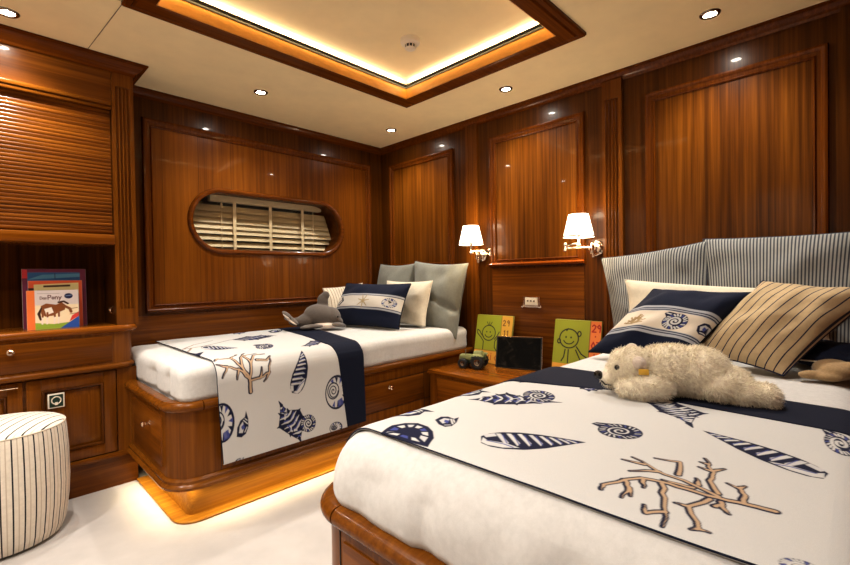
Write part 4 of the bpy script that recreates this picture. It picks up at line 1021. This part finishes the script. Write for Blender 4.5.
bm = bmesh.new(); tube(bm, [Q[3] + nrm * .011 + Vector((0, 0, .002)), Q[2] + nrm * .011 + Vector((0, 0, .002)), Q[1] + nrm * .011 + Vector((0, -.002, 0))], .0022, 6); fin('edge_trim', bm, 'chrome', pf)

# ---- toy tractor
tc = Vector((-.235, -1.165, NZ + .0025))
tr = thing('toy_tractor', 'small toy tractor with chunky black wheels and pale green body on the nightstand', 'toy tractor', tc)
fw_ = Vector((-.35, .94, 0)).normalized(); sd_ = Vector((-.94, -.35, 0)).normalized()      # forward and camera-side directions
def TP(a, s, z): return tc + fw_ * a + sd_ * s + Vector((0, 0, z))
for a, s, r, w_ in ((.055, .045, .030, .030), (.055, -.045, .030, .030), (-.045, .05, .042, .036), (-.045, -.05, .042, .036)):
    bm = bmesh.new(); sg = 1 if s > 0 else -1
    lathe(bm, [(r * .5, -w_ / 2), (r * .85, -w_ / 2), (r, -w_ * .3), (r, w_ * .3), (r * .85, w_ / 2), (r * .5, w_ / 2)], TP(a, s, r), sd_, 24)
    for k in range(14):
        an = 2 * PI * k / 14; p0 = fw_ * math.cos(an) + Vector((0, 0, 1)) * math.sin(an)
        tube(bm, [TP(a, s, r) + p0 * r * .98 - sd_ * w_ * .45, TP(a, s, r) + p0 * r * 1.0 + sd_ * w_ * .45], r * .10, 5)
    wh = fin('wheel', bm, 'rubber', tr)
    bm = bmesh.new(); lathe(bm, [(0, w_ * .34), (r * .2, w_ * .36), (r * .3, w_ * .25), (r * .52, w_ * .30), (r * .52, -w_ * .3), (0, -w_ * .3)], TP(a, s, r), sd_ * sg, 18); fin('hub', bm, 'chromed', wh)
def obox(name, a0, a1, s0, s1, z0, z1, mat, taper=1.0):
    bm = bmesh.new(); vs = box(bm, -.5, .5, -.5, .5, 0, 1, bev=.08)
    for v in bm.verts:
        k = 1 + (taper - 1) * v.co.z
        v.co = TP((a0 + a1) / 2 + (a1 - a0) * v.co.x * k, (s0 + s1) / 2 + (s1 - s0) * v.co.y * k, z0 + (z1 - z0) * v.co.z)
    return fin(name, bm, mat, tr)
obox('chassis', -.07, .085, -.02, .02, .028, .052, 'tractor_dark')
obox('hood', .0, .09, -.026, .026, .050, .082, 'tractor_green', .85)
obox('seat_body', -.085, .01, -.032, .032, .050, .078, 'tractor_dark', .9)
obox('cab', -.07, -.005, -.030, .030, .078, .108, 'tractor_green', .75)
for s in (-.05, .05): obox('mudguard', -.085, -.005, s - .016, s + .016, .080, .090, 'tractor_green', .8)
bm = bmesh.new(); tube(bm, [TP(.045, .012, .08), TP(.045, .012, .115)], .004, 8); fin('exhaust', bm, 'chromed', tr)

# ---- switch panel on the wall
sp = thing('wall_switch', 'chrome bordered switch plate with three small buttons on the wall above the nightstand', 'switch', (W, -1.438, .863))
bm = bmesh.new(); extrude_poly(bm, [(-1.500, .832), (-1.378, .832), (-1.378, .902), (-1.500, .902)], .004, .012, fmap=HXm); fin('plate', bm, 'chrome', sp)
for y in (-1.502, -1.376):
    bm = bmesh.new(); lathe(bm, [(0, .016), (.010, .014), (.013, .004), (.013, 0)], (W - .004, y, .838), (-1, 0, 0), 14); fin('screw_boss', bm, 'chrome', sp)
bm = bmesh.new(); extrude_poly(bm, [(-1.482, .848), (-1.396, .848), (-1.396, .896), (-1.482, .896)], .012, .018, fmap=HXm); fin('insert', bm, 'white_plastic', sp)
for y in (-1.462, -1.439, -1.416):
    bm = bmesh.new(); lathe(bm, [(0, .006), (.005, .005), (.006, 0)], (W - .018, y, .874), (-1, 0, 0), 12); fin('button', bm, 'chromed', sp)

# ---- swing-arm wall lamps
def lamp(yp, zp, ye, ys, label, sgn, zs=1.258):
    t = thing('wall_lamp', label, 'wall lamp', (W, yp, zp), 'swing-arm wall lamps')
    bm = bmesh.new()
    lathe(bm, [(.0, .0), (.045, .0), (.045, .006), (.036, .010), (.030, .018), (.016, .022), (.014, .034), (.018, .040), (.018, .052), (0, .056)], (W - .016, yp, zp), (-1, 0, 0), 8); fin('backplate', bm, 'chrome', t)
    bm = bmesh.new(); xj = W - .075
    lathe(bm, [(0, -.030), (.007, -.028), (.010, -.020), (.010, .020), (.007, .028), (0, .034)], (xj, yp, zp), n=14); tube(bm, [(W - .04, yp, zp), (xj, yp, zp)], .009, 10)
    lathe(bm, [(0, -.02), (.008, -.018), (.012, 0), (.008, .022), (0, .026)], (W - .06, yp, zp - .035), n=12)
    fin('wall_joint', bm, 'chrome', t)
    xe = W - .115; xsd = -.105
    bm = bmesh.new(); tube(bm, [(xj, yp, zp + .004), (xe, ye, zp + .004)], .0065, 10); fin('arm', bm, 'chrome', t)
    bm = bmesh.new(); lathe(bm, [(0, -.022), (.010, -.018), (.012, -.010), (.008, -.004), (.008, .018), (.012, .024), (.010, .032), (0, .036)], (xe, ye, zp + .004), n=14); fin('elbow', bm, 'chrome', t)
    bm = bmesh.new(); tube(bm, [(xe, ye, zp + .022), (xsd, ys, zp + .024)], .0060, 10)
    lathe(bm, [(0, -.018), (.012, -.014), (.014, -.004), (.009, .006), (.008, .05), (.011, .06), (.011, .075), (0, .078)], (xsd, ys, zp + .020), n=14); fin('shade_arm', bm, 'chrome', t)
    bm = bmesh.new(); r0, r1, h = .083, .054, .128
    prof = [(r0 + (r1 - r0) * k / 8, h * k / 8) for k in range(9)]
    lathe(bm, prof + [(r1 - .002, h)] + [(r - .002, z) for r, z in prof[::-1]] + [(r0, 0)], (xsd, ys, zs), n=40); fin('lamp_shade', bm, 'shade', t)
    bm = bmesh.new(); lathe(bm, [(r0 + .0008, .0), (r0 + .0012, .002), (r0 - .002, .010), (r0 - .0035, .010)], (xsd, ys, zs), n=40); fin('shade_trim', bm, 'white_plastic', t)
    bm = bmesh.new(); lathe(bm, [(0, 0), (.011, 0), (.012, .03), (.022, .06), (.018, .085), (0, .098)], (xsd, ys, zs + .015), n=14); fin('bulb', bm, 'shade', t)
    for k in range(3):
        pass
    l = bpy.data.lights.new('lamp_glow', 'POINT'); l.energy = LAMP_E; l.color = (1, .82, .58); l.shadow_soft_size = .045
    o = bpy.data.objects.new('lamp_glow', l); COL.objects.link(o); o.location = (xsd - .0, ys, zs + h * .98)
    l = bpy.data.lights.new('lamp_glow', 'POINT'); l.energy = LAMP_E * .6; l.color = (1, .82, .58); l.shadow_soft_size = .045
    o = bpy.data.objects.new('lamp_glow', l); COL.objects.link(o); o.location = (xsd, ys, zs - .02)
LAMP_E = 1.9
lamp(-1.050, 1.186, -1.195, -1.060, 'swing-arm wall lamp with lit white shade, above the left green canvas', -1, 1.255)
lamp(-1.872, 1.190, -1.728, -1.828, 'swing-arm wall lamp with lit white shade, beside the striped pillows', 1, 1.250)
# ================================================================== PILLOWS AND CUSHIONS
def pillow(name, label, cat, corners, thick, mat, seed=0, group=None, paint=None, n=56, pinch=.075, puff=.42, st_scale=None, wr=1.0, toward=Vector((-1, -.3, .2)), flange=None, sag=0, dent=0):
    """corners: TL, TR, BR, BL of the visible face's middle plane, in the room"""
    TL, TR, BR, BL = [Vector(c) for c in corners]
    ex = ((TR - TL) + (BR - BL)) / 2; ey = ((TL - BL) + (TR - BR)) / 2
    nrm = ex.cross(ey).normalized()
    if nrm.dot(toward) < 0: nrm = -nrm
    w, h = ex.length, ey.length
    a = np.linspace(-1, 1, n)
    def face(sign):
        P = np.zeros((n, n, 3))
        for i, u in enumerate(a):
            for j, v in enumerate(a):
                uu = u * (1 - pinch * (1 - v * v)); vv = v * (1 - pinch * (1 - u * u))
                s, t = (uu + 1) / 2, (vv + 1) / 2
                p = BL * (1 - s) * (1 - t) + BR * s * (1 - t) + TL * (1 - s) * t + TR * s * t
                b = max(0, (1 - u * u)) ** puff * max(0, (1 - v * v)) ** puff
                hgt = thick / 2 * b * (1 + .10 * noise.noise(Vector((u * 1.3 + seed, v * 1.3, sign))))
                # creases radiating from corners and soft lumps
                cr = noise.noise(Vector((u * 1.6 + seed * 3, v * 1.6, 4.0 + sign))) * .012 + noise.noise(Vector((u * 3.1 + seed, v * 2.6, 9))) * .006
                hgt += cr * wr * min(1, b * 2.2)
                if dent and sign > 0: hgt -= dent * math.exp(-((v + .12 + .18 * u + .1 * noise.noise(Vector((u * 2, 0, seed)))) / .10) ** 2) * min(1, b * 2) * (.6 + .4 * u)
                if sag: p = p + Vector((0, 0, -sag * (1 - s) * 0))
                P[i, j] = p + nrm * hgt * sign
        return P
    c = (BL + BR) / 2
    t = thing(name, label, cat, c, group)
    U, V = np.meshgrid((a + 1) / 2 * w, (a + 1) / 2 * h, indexing='ij')
    st = np.stack([U.ravel() + 3, V.ravel() + 3], 1)
    front = face(1); back = face(-1)
    if paint:
        k = 5; N2 = (n - 1) * k + 1; f = np.linspace(0, n - 1, N2); i0 = np.clip(f.astype(int), 0, n - 2); fr = f - i0
        G = front[i0] * (1 - fr)[:, None, None] + front[i0 + 1] * fr[:, None, None]
        G = G[:, i0] * (1 - fr)[None, :, None] + G[:, i0 + 1] * fr[None, :, None]
        front = G
        U2, V2 = np.meshgrid(f / (n - 1) * w, f / (n - 1) * h, indexing='ij')
        P = Painter(U2, V2, NAVY_C, w / N2 * 1.3); paint(P, w, h)
        m1 = grid_me('face', front, P.c); m2 = grid_me('back', back, np.tile(np.array(NAVY_C), (n * n, 1)))
    else:
        m1 = grid_me('face', front, st=st); m2 = grid_me('back', back, st=st)
    q = (front[1, 1] - front[0, 0]); 
    me = bpy.data.meshes.new('cover')
    bm = bmesh.new(); bm.from_mesh(m1); nf = len(bm.faces); bm.from_mesh(m2)
    bm.to_mesh(me); bm.free(); bpy.data.meshes.remove(m1); bpy.data.meshes.remove(m2)
    o = link('cover', me, mat, t, None)
    me.polygons.foreach_set('use_smooth', [True] * len(me.polygons))
    # seam round the edge
    edge = [front[i, 0] for i in range(0, front.shape[0], 2)] + [front[-1, j] for j in range(0, front.shape[1], 2)] + [front[i, -1] for i in range(front.shape[0] - 1, -1, -2)] + [front[0, j] for j in range(front.shape[1] - 1, -1, -2)]
    ed = [edge[0]]
    for p in edge[1:]:
        if np.linalg.norm(p - ed[-1]) > .004: ed.append(p)
    bm = bmesh.new(); tube(bm, [tuple(p) for p in ed] + [tuple(ed[0])], .0026, 6, cap=False)
    fin('seam', bm, flange or mat, t, None)
    return t
NAVY_C = (.004, .0075, .026)
G1 = 'grey pillows against the headboard'; 
pillow('pillow', 'grey linen pillow in the far corner, left of the two against the headboard', 'pillow', ((-.015, .005, 1.155), (-.020, -.440, 1.150), (-.115, -.450, .690), (-.11, .005, .690)), .15, 'grey_pillow', 1, 'grey linen pillows')
pillow('pillow', 'grey linen pillow hanging over the mattress edge, nearest the wall lamp', 'pillow', ((-.035, -.440, 1.165), (-.045, -.985, 1.132), (-.165, -.965, .605), (-.165, -.545, .690)), .17, 'grey_pillow', 2, 'grey linen pillows', wr=1.6, dent=.035)
pillow('pillow', 'cream pillow standing between the navy cushion and the grey pillow', 'pillow', ((-.235, -.33, 1.015), (-.205, -.790, 1.012), (-.275, -.775, .688), (-.305, -.33, .688)), .13, 'cream_pillow', 3)
pillow('cushion', 'cream cushion with thin vertical stripes leaning on the window wall behind the toy dolphin', 'cushion', ((-.625, -.030, .965), (-.230, -.015, 1.000), (-.25, -.125, .690), (-.640, -.125, .690)), .10, 'cream_stripe', 4, toward=Vector((0, -1, 0)), wr=.6)
def paint_small(P, w, h):
    x0, x1 = 0, w; b0, b1 = .30 * h, .665 * h
    P.poly([(0, b0), (w, b0), (w, b1), (0, b1)], (.40, .41, .44)); P.poly([(0, b0 + .035 * h), (w, b0 + .035 * h), (w, b1 - .035 * h), (0, b1 - .035 * h)], (.015, .02, .05))
    P.poly([(0, b0 + .05 * h), (w, b0 + .05 * h), (w, b1 - .05 * h), (0, b1 - .05 * h)], (.62, .58, .52))
    c = (.52 * w, (b0 + b1) / 2)
    for k in range(7):
        a = 2 * PI * k / 7 + .2; P.line([c, (c[0] + .085 * w * math.cos(a), c[1] + .085 * w * math.sin(a))], [.010 * w, .004 * w], (.25, .18, .10)); P.line([c, (c[0] + .08 * w * math.cos(a), c[1] + .08 * w * math.sin(a))], [.005 * w, .002 * w], (.55, .42, .22))
    m_amm(P, ((.87 * w, c[1]), (.085 * w, 0), (0, .105 * h)), .006, False); P.poly(ell(F(((.87 * w, c[1]), (.05 * w, 0), (0, .06 * h))), 0, 0, 1, 1), (.5, .45, .4)); P.line([(.87 * w, c[1]), (.89 * w, c[1] + .02 * h), (.86 * w, c[1] + .04 * h)], .004, INK)
    P.line([(.12 * w, c[1] - .09 * h), (.17 * w, c[1]), (.12 * w, c[1] + .09 * h)], .008, (.01, .012, .03)); P.line([(.07 * w, c[1] - .08 * h), (.12 * w, c[1] + .02 * h)], .006, (.01, .012, .03))
pillow('cushion', 'navy cushion with a pale starfish and shell band on the bed under the window', 'cushion', ((-.435, -.075, 1.000), (-.345, -.715, .995), (-.490, -.740, .690), (-.60, -.065, .690)), .18, 'printed_cushion', 5, 'navy cushions with shell bands', paint_small, pinch=.06, puff=.55)
# near bed
pillow('pillow', 'grey ticking-striped pillow left of the pair behind the near bed', 'pillow', ((-.045, -1.930, 1.128), (-.060, -2.452, 1.192), (-.17, -2.47, .690), (-.15, -2.045, .690)), .15, 'ticking', 6, 'striped pillows at the near headboard', pinch=.045, wr=1.6)
pillow('pillow', 'grey ticking-striped pillow right of the pair, cut by the photo edge', 'pillow', ((-.055, -2.425, 1.200), (-.045, -3.025, 1.195), (-.17, -2.99, .690), (-.17, -2.48, .690)), .16, 'ticking', 7, 'striped pillows at the near headboard', pinch=.03, wr=1.6)
pillow('pillow', 'long cream pillow behind the cushions of the near bed', 'pillow', ((-.205, -2.115, 1.010), (-.205, -2.905, .965), (-.32, -2.90, .690), (-.32, -2.14, .690)), .13, 'cream_pillow', 8)
def paint_big(P, w, h):
    b0, b1 = .22 * h, .60 * h
    P.poly([(0, b0), (w, b0), (w, b1), (0, b1)], (.40, .41, .44))
    for d in (.03, .055): 
        P.poly([(0, b0 + d * h), (w, b0 + d * h), (w, b0 + (d + .012) * h), (0, b0 + (d + .012) * h)], (.012, .016, .045)); P.poly([(0, b1 - (d + .012) * h), (w, b1 - (d + .012) * h), (w, b1 - d * h), (0, b1 - d * h)], (.012, .016, .045))
    P.poly([(0, b0 + .075 * h), (w, b0 + .075 * h), (w, b1 - .075 * h), (0, b1 - .075 * h)], (.66, .58, .48))
    cy = (b0 + b1) / 2; r = random.Random(3)
    base = (.30 * w, cy - .085 * h)
    for k in range(9):
        a = PI * (.05 + .9 * k / 8); L = .13 * w * r.uniform(.7, 1.1); e = (base[0] + L * math.cos(a), base[1] + abs(L * math.sin(a)) * 1.1); mpt = ((base[0] + e[0]) / 2 + r.uniform(-.01, .01), (base[1] + e[1]) / 2)
        P.line([base, mpt, e], .0035, (.36, .26, .14)); P.line([mpt, (mpt[0] + r.uniform(-.03, .03), mpt[1] + .025)], .003, (.30, .20, .10))
    m_amm(P, ((.70 * w, cy), (.115 * w, 0), (0, .105 * h)), .005, True)
    m_shell(P, ((.97 * w, cy), (.06 * w, 0), (0, .08 * h)), 5)
pillow('cushion', 'navy cushion with coral and ammonite band leaning behind the toy bear', 'cushion', ((-.42, -2.315, .972), (-.44, -2.672, .962), (-.675, -2.490, .705), (-.645, -2.120, .705)), .15, 'printed_cushion', 9, 'navy cushions with shell bands', paint_big, pinch=.06, puff=.55)
pillow('cushion', 'beige cushion with fine dark stripes tilted on its corner on the near bed', 'cushion', ((-.365, -2.690, 1.005), (-.375, -3.020, .975), (-.61, -2.775, .690), (-.575, -2.485, .730)), .18, 'beige_stripe', 10, wr=1.5, puff=.55)
pillow('cushion', 'navy cushion lying flat under the beige striped cushion, mostly hidden', 'cushion', ((-.30, -2.70, .760), (-.30, -3.02, .760), (-.56, -3.02, .735), (-.52, -2.80, .735)), .09, 'navy', 11, flange='cream_pillow', toward=Vector((0, 0, 1)))

# ================================================================== SOFT TOYS
def blob(name, parts, mats, parent, voxel=.006, smooth=8, fur=None):
    """one continuous soft body grown from overlapping ellipsoids"""
    bm = bmesh.new()
    for c, r, rot in parts: ball(bm, c, r, 0, 3, rot)
    me = bpy.data.meshes.new('tmp'); bm.to_mesh(me); bm.free()
    o = bpy.data.objects.new('tmp', me); COL.objects.link(o)
    md = o.modifiers.new('r', 'REMESH'); md.mode = 'VOXEL'; md.voxel_size = voxel
    ms = o.modifiers.new('s', 'SMOOTH'); ms.iterations = smooth; ms.factor = .5
    dg = bpy.context.evaluated_depsgraph_get(); dg.update()
    ev = o.evaluated_get(dg); m2 = bpy.data.meshes.new_from_object(ev)
    bpy.data.objects.remove(o); bpy.data.meshes.remove(me)
    if fur: m2 = add_fur(m2, **fur)
    m2.name = name
    return link(name, m2, mats, parent, None)
def add_fur(me, count, length, width, flow, seed=1, keep=None):
    r = np.random.default_rng(seed)
    nv = len(me.vertices); co = np.empty(nv * 3); me.vertices.foreach_get('co', co); co = co.reshape(-1, 3)
    me.calc_loop_triangles(); nt = len(me.loop_triangles); tri = np.empty(nt * 3, int); me.loop_triangles.foreach_get('vertices', tri); tri = tri.reshape(-1, 3)
    A, B, C = co[tri[:, 0]], co[tri[:, 1]], co[tri[:, 2]]; cr = np.cross(B - A, C - A); ar = np.linalg.norm(cr, axis=1); nn = cr / (ar[:, None] + 1e-12)
    i = r.choice(nt, count, p=ar / ar.sum()); u, v = r.random(count), r.random(count); s = u + v > 1; u[s], v[s] = 1 - u[s], 1 - v[s]
    p = A[i] + (B[i] - A[i]) * u[:, None] + (C[i] - A[i]) * v[:, None]; n = nn[i]
    if keep is not None: k = keep(p); p, n = p[k], n[k]
    m = len(p); fl = np.array(flow)[None] + r.normal(0, .55, (m, 3))
    # clumps share a lean
    cl = np.array([[noise.noise(Vector(q) * 38 + Vector((0, 0, 7))), noise.noise(Vector(q) * 38 + Vector((5, 0, 0))), noise.noise(Vector(q) * 38 + Vector((0, 9, 0)))] for q in p]) * 1.5
    d = n * .75 + (fl + cl) * .55; d /= np.linalg.norm(d, axis=1)[:, None]
    L = length * r.uniform(.55, 1.15, m)[:, None]
    side = np.cross(d, r.normal(0, 1, (m, 3))); side /= np.linalg.norm(side, axis=1)[:, None]; side *= width / 2
    mid = p + d * L * .55; tip = p + d * L * .95 + (fl * .3 + np.array([0, 0, -.25])) * L * .5
    base = p - n * .002
    V = np.stack([base - side, base + side, mid - side * .7, mid + side * .7, tip], 1).reshape(-1, 3)
    k = nv + np.arange(m)[:, None] * 5
    old = [list(q.vertices) for q in me.polygons]
    quads = (k + np.array([[0, 1, 3, 2]])).tolist(); tris = (k + np.array([[2, 3, 4]])).tolist()
    me2 = bpy.data.meshes.new('furred'); me2.from_pydata(np.concatenate([co, V]).tolist(), [], old + quads + tris)
    bpy.data.meshes.remove(me); return me2

# ---- polar bear: local axes a (towards the nose), s (towards the camera), z
BO = Vector((-1.088, -2.572, .687)); BA = Vector((-.43, .903, 0)).normalized(); BS = Vector((-.903, -.43, 0)).normalized()
BR = Matrix((BA, BS, Vector((0, 0, 1)))).transposed()
def BP(a, s, z): return BO + BA * a * .70 + BS * s * .86 + Vector((0, 0, z * .86))
def part(a, s, z, r, yaw=0, pit=0): return (BP(a, s, z), (r[0] * .78, r[1] * .88, r[2] * .88), BR @ Matrix.Rotation(math.radians(yaw), 3, 'Z') @ Matrix.Rotation(math.radians(pit), 3, 'Y'))
bear = thing('plush_polar_bear', 'fluffy cream toy polar bear lying on its belly across the near bed', 'stuffed toy', BO)
bear_parts = [part(.02, 0, .085, (.135, .080, .082), 0, 4), part(-.085, .0, .082, (.105, .085, .080)), part(.085, .01, .074, (.080, .066, .060)),
  part(.165, .02, .092, (.078, .068, .066)), part(.205, .025, .078, (.050, .050, .046)), part(.243, .03, .058, (.040, .034, .030), 0, 12), part(.262, .032, .052, (.022, .024, .020)),
  part(.110, .085, .040, (.085, .038, .038), 8), part(.180, .080, .034, (.042, .036, .032)), part(.12, -.085, .036, (.10, .036, .036), -10),
  part(-.155, .045, .052, (.085, .060, .050), -6), part(-.225, .065, .036, (.075, .046, .036), -8), part(-.290, .075, .034, (.036, .042, .034)),
  part(-.19, -.07, .046, (.10, .05, .046), 8), part(-.165, -.005, .080, (.03, .03, .028))]
blob('body', bear_parts, 'fur', bear, .006, 6, dict(count=30000, length=.015, width=.0013, flow=tuple(-BA * .8 + Vector((0, 0, -.35))), seed=3,
     keep=lambda p: ((p - np.array(BP(.262, .034, .062))) ** 2).sum(1) > .022 ** 2))
bm = bmesh.new(); ball(bm, BP(.292, .036, .062), (.0140, .0165, .0135), rot=BR); fin('nose', bm, 'gloss_black', bear)
for a, s, z in ((.222, .070, .098), (.226, -.012, .103)):
    bm = bmesh.new(); ball(bm, BP(a, s, z), .0080, sub=2); fin('eye', bm, 'gloss_black', bear)
for a, s, z, nm in ((.142, .085, .116, 1), (.150, -.045, .140, 2)):
    bm = bmesh.new(); ball(bm, BP(a, s, z), (.010, .020, .021), rot=BR @ Matrix.Rotation(math.radians(65), 3, 'Z')); ball(bm, BP(a + .006, s + .010, z + .002), (.007, .014, .014), rot=BR @ Matrix.Rotation(math.radians(65), 3, 'Z'))
    fin('ear', bm, 'white_plush', bear)
bm = bmesh.new(); box(bm, -.013, .013, -.001, .001, -.008, .008, bev=.0006)
for v in bm.verts: v.co = BP(.128, .104, .093) + BR @ v.co
e = fin('ear_tag', bm, 'yellow', bear); e['label'] = 'small yellow ear tag'
bm = bmesh.new(); tube(bm, [BP(.280, .045, .044), BP(.268, .058, .036), BP(.245, .068, .036)], .0022, 6); fin('mouth', bm, 'gloss_black', bear)

# ---- dolphin
DO = Vector((-.800, -.235, .690))
dol = thing('plush_dolphin', 'grey toy dolphin with raised fin lying on the coverlet border by the window', 'stuffed toy', DO)
DA = Vector((.93, -.37, 0)).normalized(); DS = Vector((-.37, -.93, 0)).normalized()      # towards the head / towards the camera
DR = Matrix((DA, DS, Vector((0, 0, 1)))).transposed()
def DP(a, s, z): return DO + DA * a * .82 + DS * s + Vector((0, 0, z * 1.05))
def dpart(a, s, z, r, yaw=0, pit=0): return (DP(a, s, z), (r[0] * .85, r[1], r[2]), DR @ Matrix.Rotation(math.radians(yaw), 3, 'Z') @ Matrix.Rotation(math.radians(pit), 3, 'Y'))
blob('body', [dpart(.02, 0, .085, (.135, .078, .082), 0, 10), dpart(.11, 0, .075, (.085, .068, .070), 0, 25), dpart(.165, .01, .045, (.055, .045, .034), 0, 40), dpart(-.085, 0, .060, (.10, .055, .052), 0, -14), dpart(-.17, 0, .052, (.07, .034, .030), 0, 0),
  dpart(.045, 0, .180, (.046, .018, .055), 0, -8), dpart(.070, 0, .218, (.034, .016, .034), 0, 10)], 'grey_plush', dol, .006, 5)
def flip(name, parts, mat='grey_plush'):
    return blob(name, parts, mat, dol, .0045, 4)
flip('flipper', [dpart(-.06, .075, .022, (.085, .034, .016), 10, 0), dpart(-.12, .085, .018, (.045, .028, .012), 14, 0)])
flip('flipper', [dpart(.155, .075, .024, (.060, .036, .018), -24, 8), dpart(.19, .06, .016, (.035, .03, .014), -30, 8)])
flip('tail_fluke', [dpart(-.225, .04, .075, (.075, .030, .013), 30, 38), dpart(-.262, .052, .105, (.045, .030, .012), 30, 40)])
flip('tail_fluke', [dpart(-.215, -.05, .062, (.070, .030, .013), -34, 20)])
flip('belly', [dpart(.06, .045, .022, (.11, .040, .022), -6, 3)], 'white_plush')
flip('fluke_lining', [dpart(-.232, .050, .068, (.068, .026, .009), 30, 38), dpart(-.266, .060, .098, (.036, .026, .008), 30, 40)], 'white_plush')
for s in (.058, -.055):
    bm = bmesh.new(); ball(bm, DP(.155, s, .075), .006, sub=2); fin('eye', bm, 'gloss_black', dol)

# ---- beige toy half under the striped cushion
tb = thing('plush_toy', 'beige soft toy mostly hidden under the striped cushion at the right edge', 'stuffed toy', (-.60, -2.86, .69))
blob('body', [((-.52, -2.90, .715), (.085, .06, .035), None), ((-.60, -2.850, .703), (.020, .045, .015), Matrix.Rotation(.5, 3, 'Z')), ((-.60, -2.885, .700), (.020, .04, .014), Matrix.Rotation(.2, 3, 'Z')), ((-.56, -2.94, .735), (.018, .04, .015), Matrix.Rotation(-.5, 3, 'Z'))], 'beige_plush', tb, .005, 4)

# ================================================================== CAMERA, WORLD, VIEW
cam = bpy.data.cameras.new('camera'); cam.sensor_width = 36; cam.lens = 444.69068 * 36 / 850; cam.clip_start = .02
co = bpy.data.objects.new('camera', cam); COL.objects.link(co)
yaw, pitch, roll = math.radians(44.27340334), math.radians(-.71932113), math.radians(.88403575)
f = Vector((math.cos(yaw) * math.cos(pitch), math.sin(yaw) * math.cos(pitch), math.sin(pitch)))
r_ = Vector((math.sin(yaw), -math.cos(yaw), 0)); d_ = f.cross(r_)
r2 = r_ * math.cos(roll) + d_ * math.sin(roll); d2 = r_ * -math.sin(roll) + d_ * math.cos(roll)
mw = Matrix((r2, -d2, -f)).transposed().to_4x4(); mw.translation = Vector((-2.50647259, -2.95576704, 1.04)); co.matrix_world = mw
bpy.context.scene.camera = co
w = bpy.data.worlds.new('world'); w.use_nodes = True; bpy.context.scene.world = w
w.node_tree.nodes['Background'].inputs[0].default_value = (.02, .02, .025, 1); w.node_tree.nodes['Background'].inputs[1].default_value = .3
vs = bpy.context.scene.view_settings
vs.view_transform = 'Standard'; vs.look = 'None'; vs.exposure = EXPOSURE; vs.gamma = .90
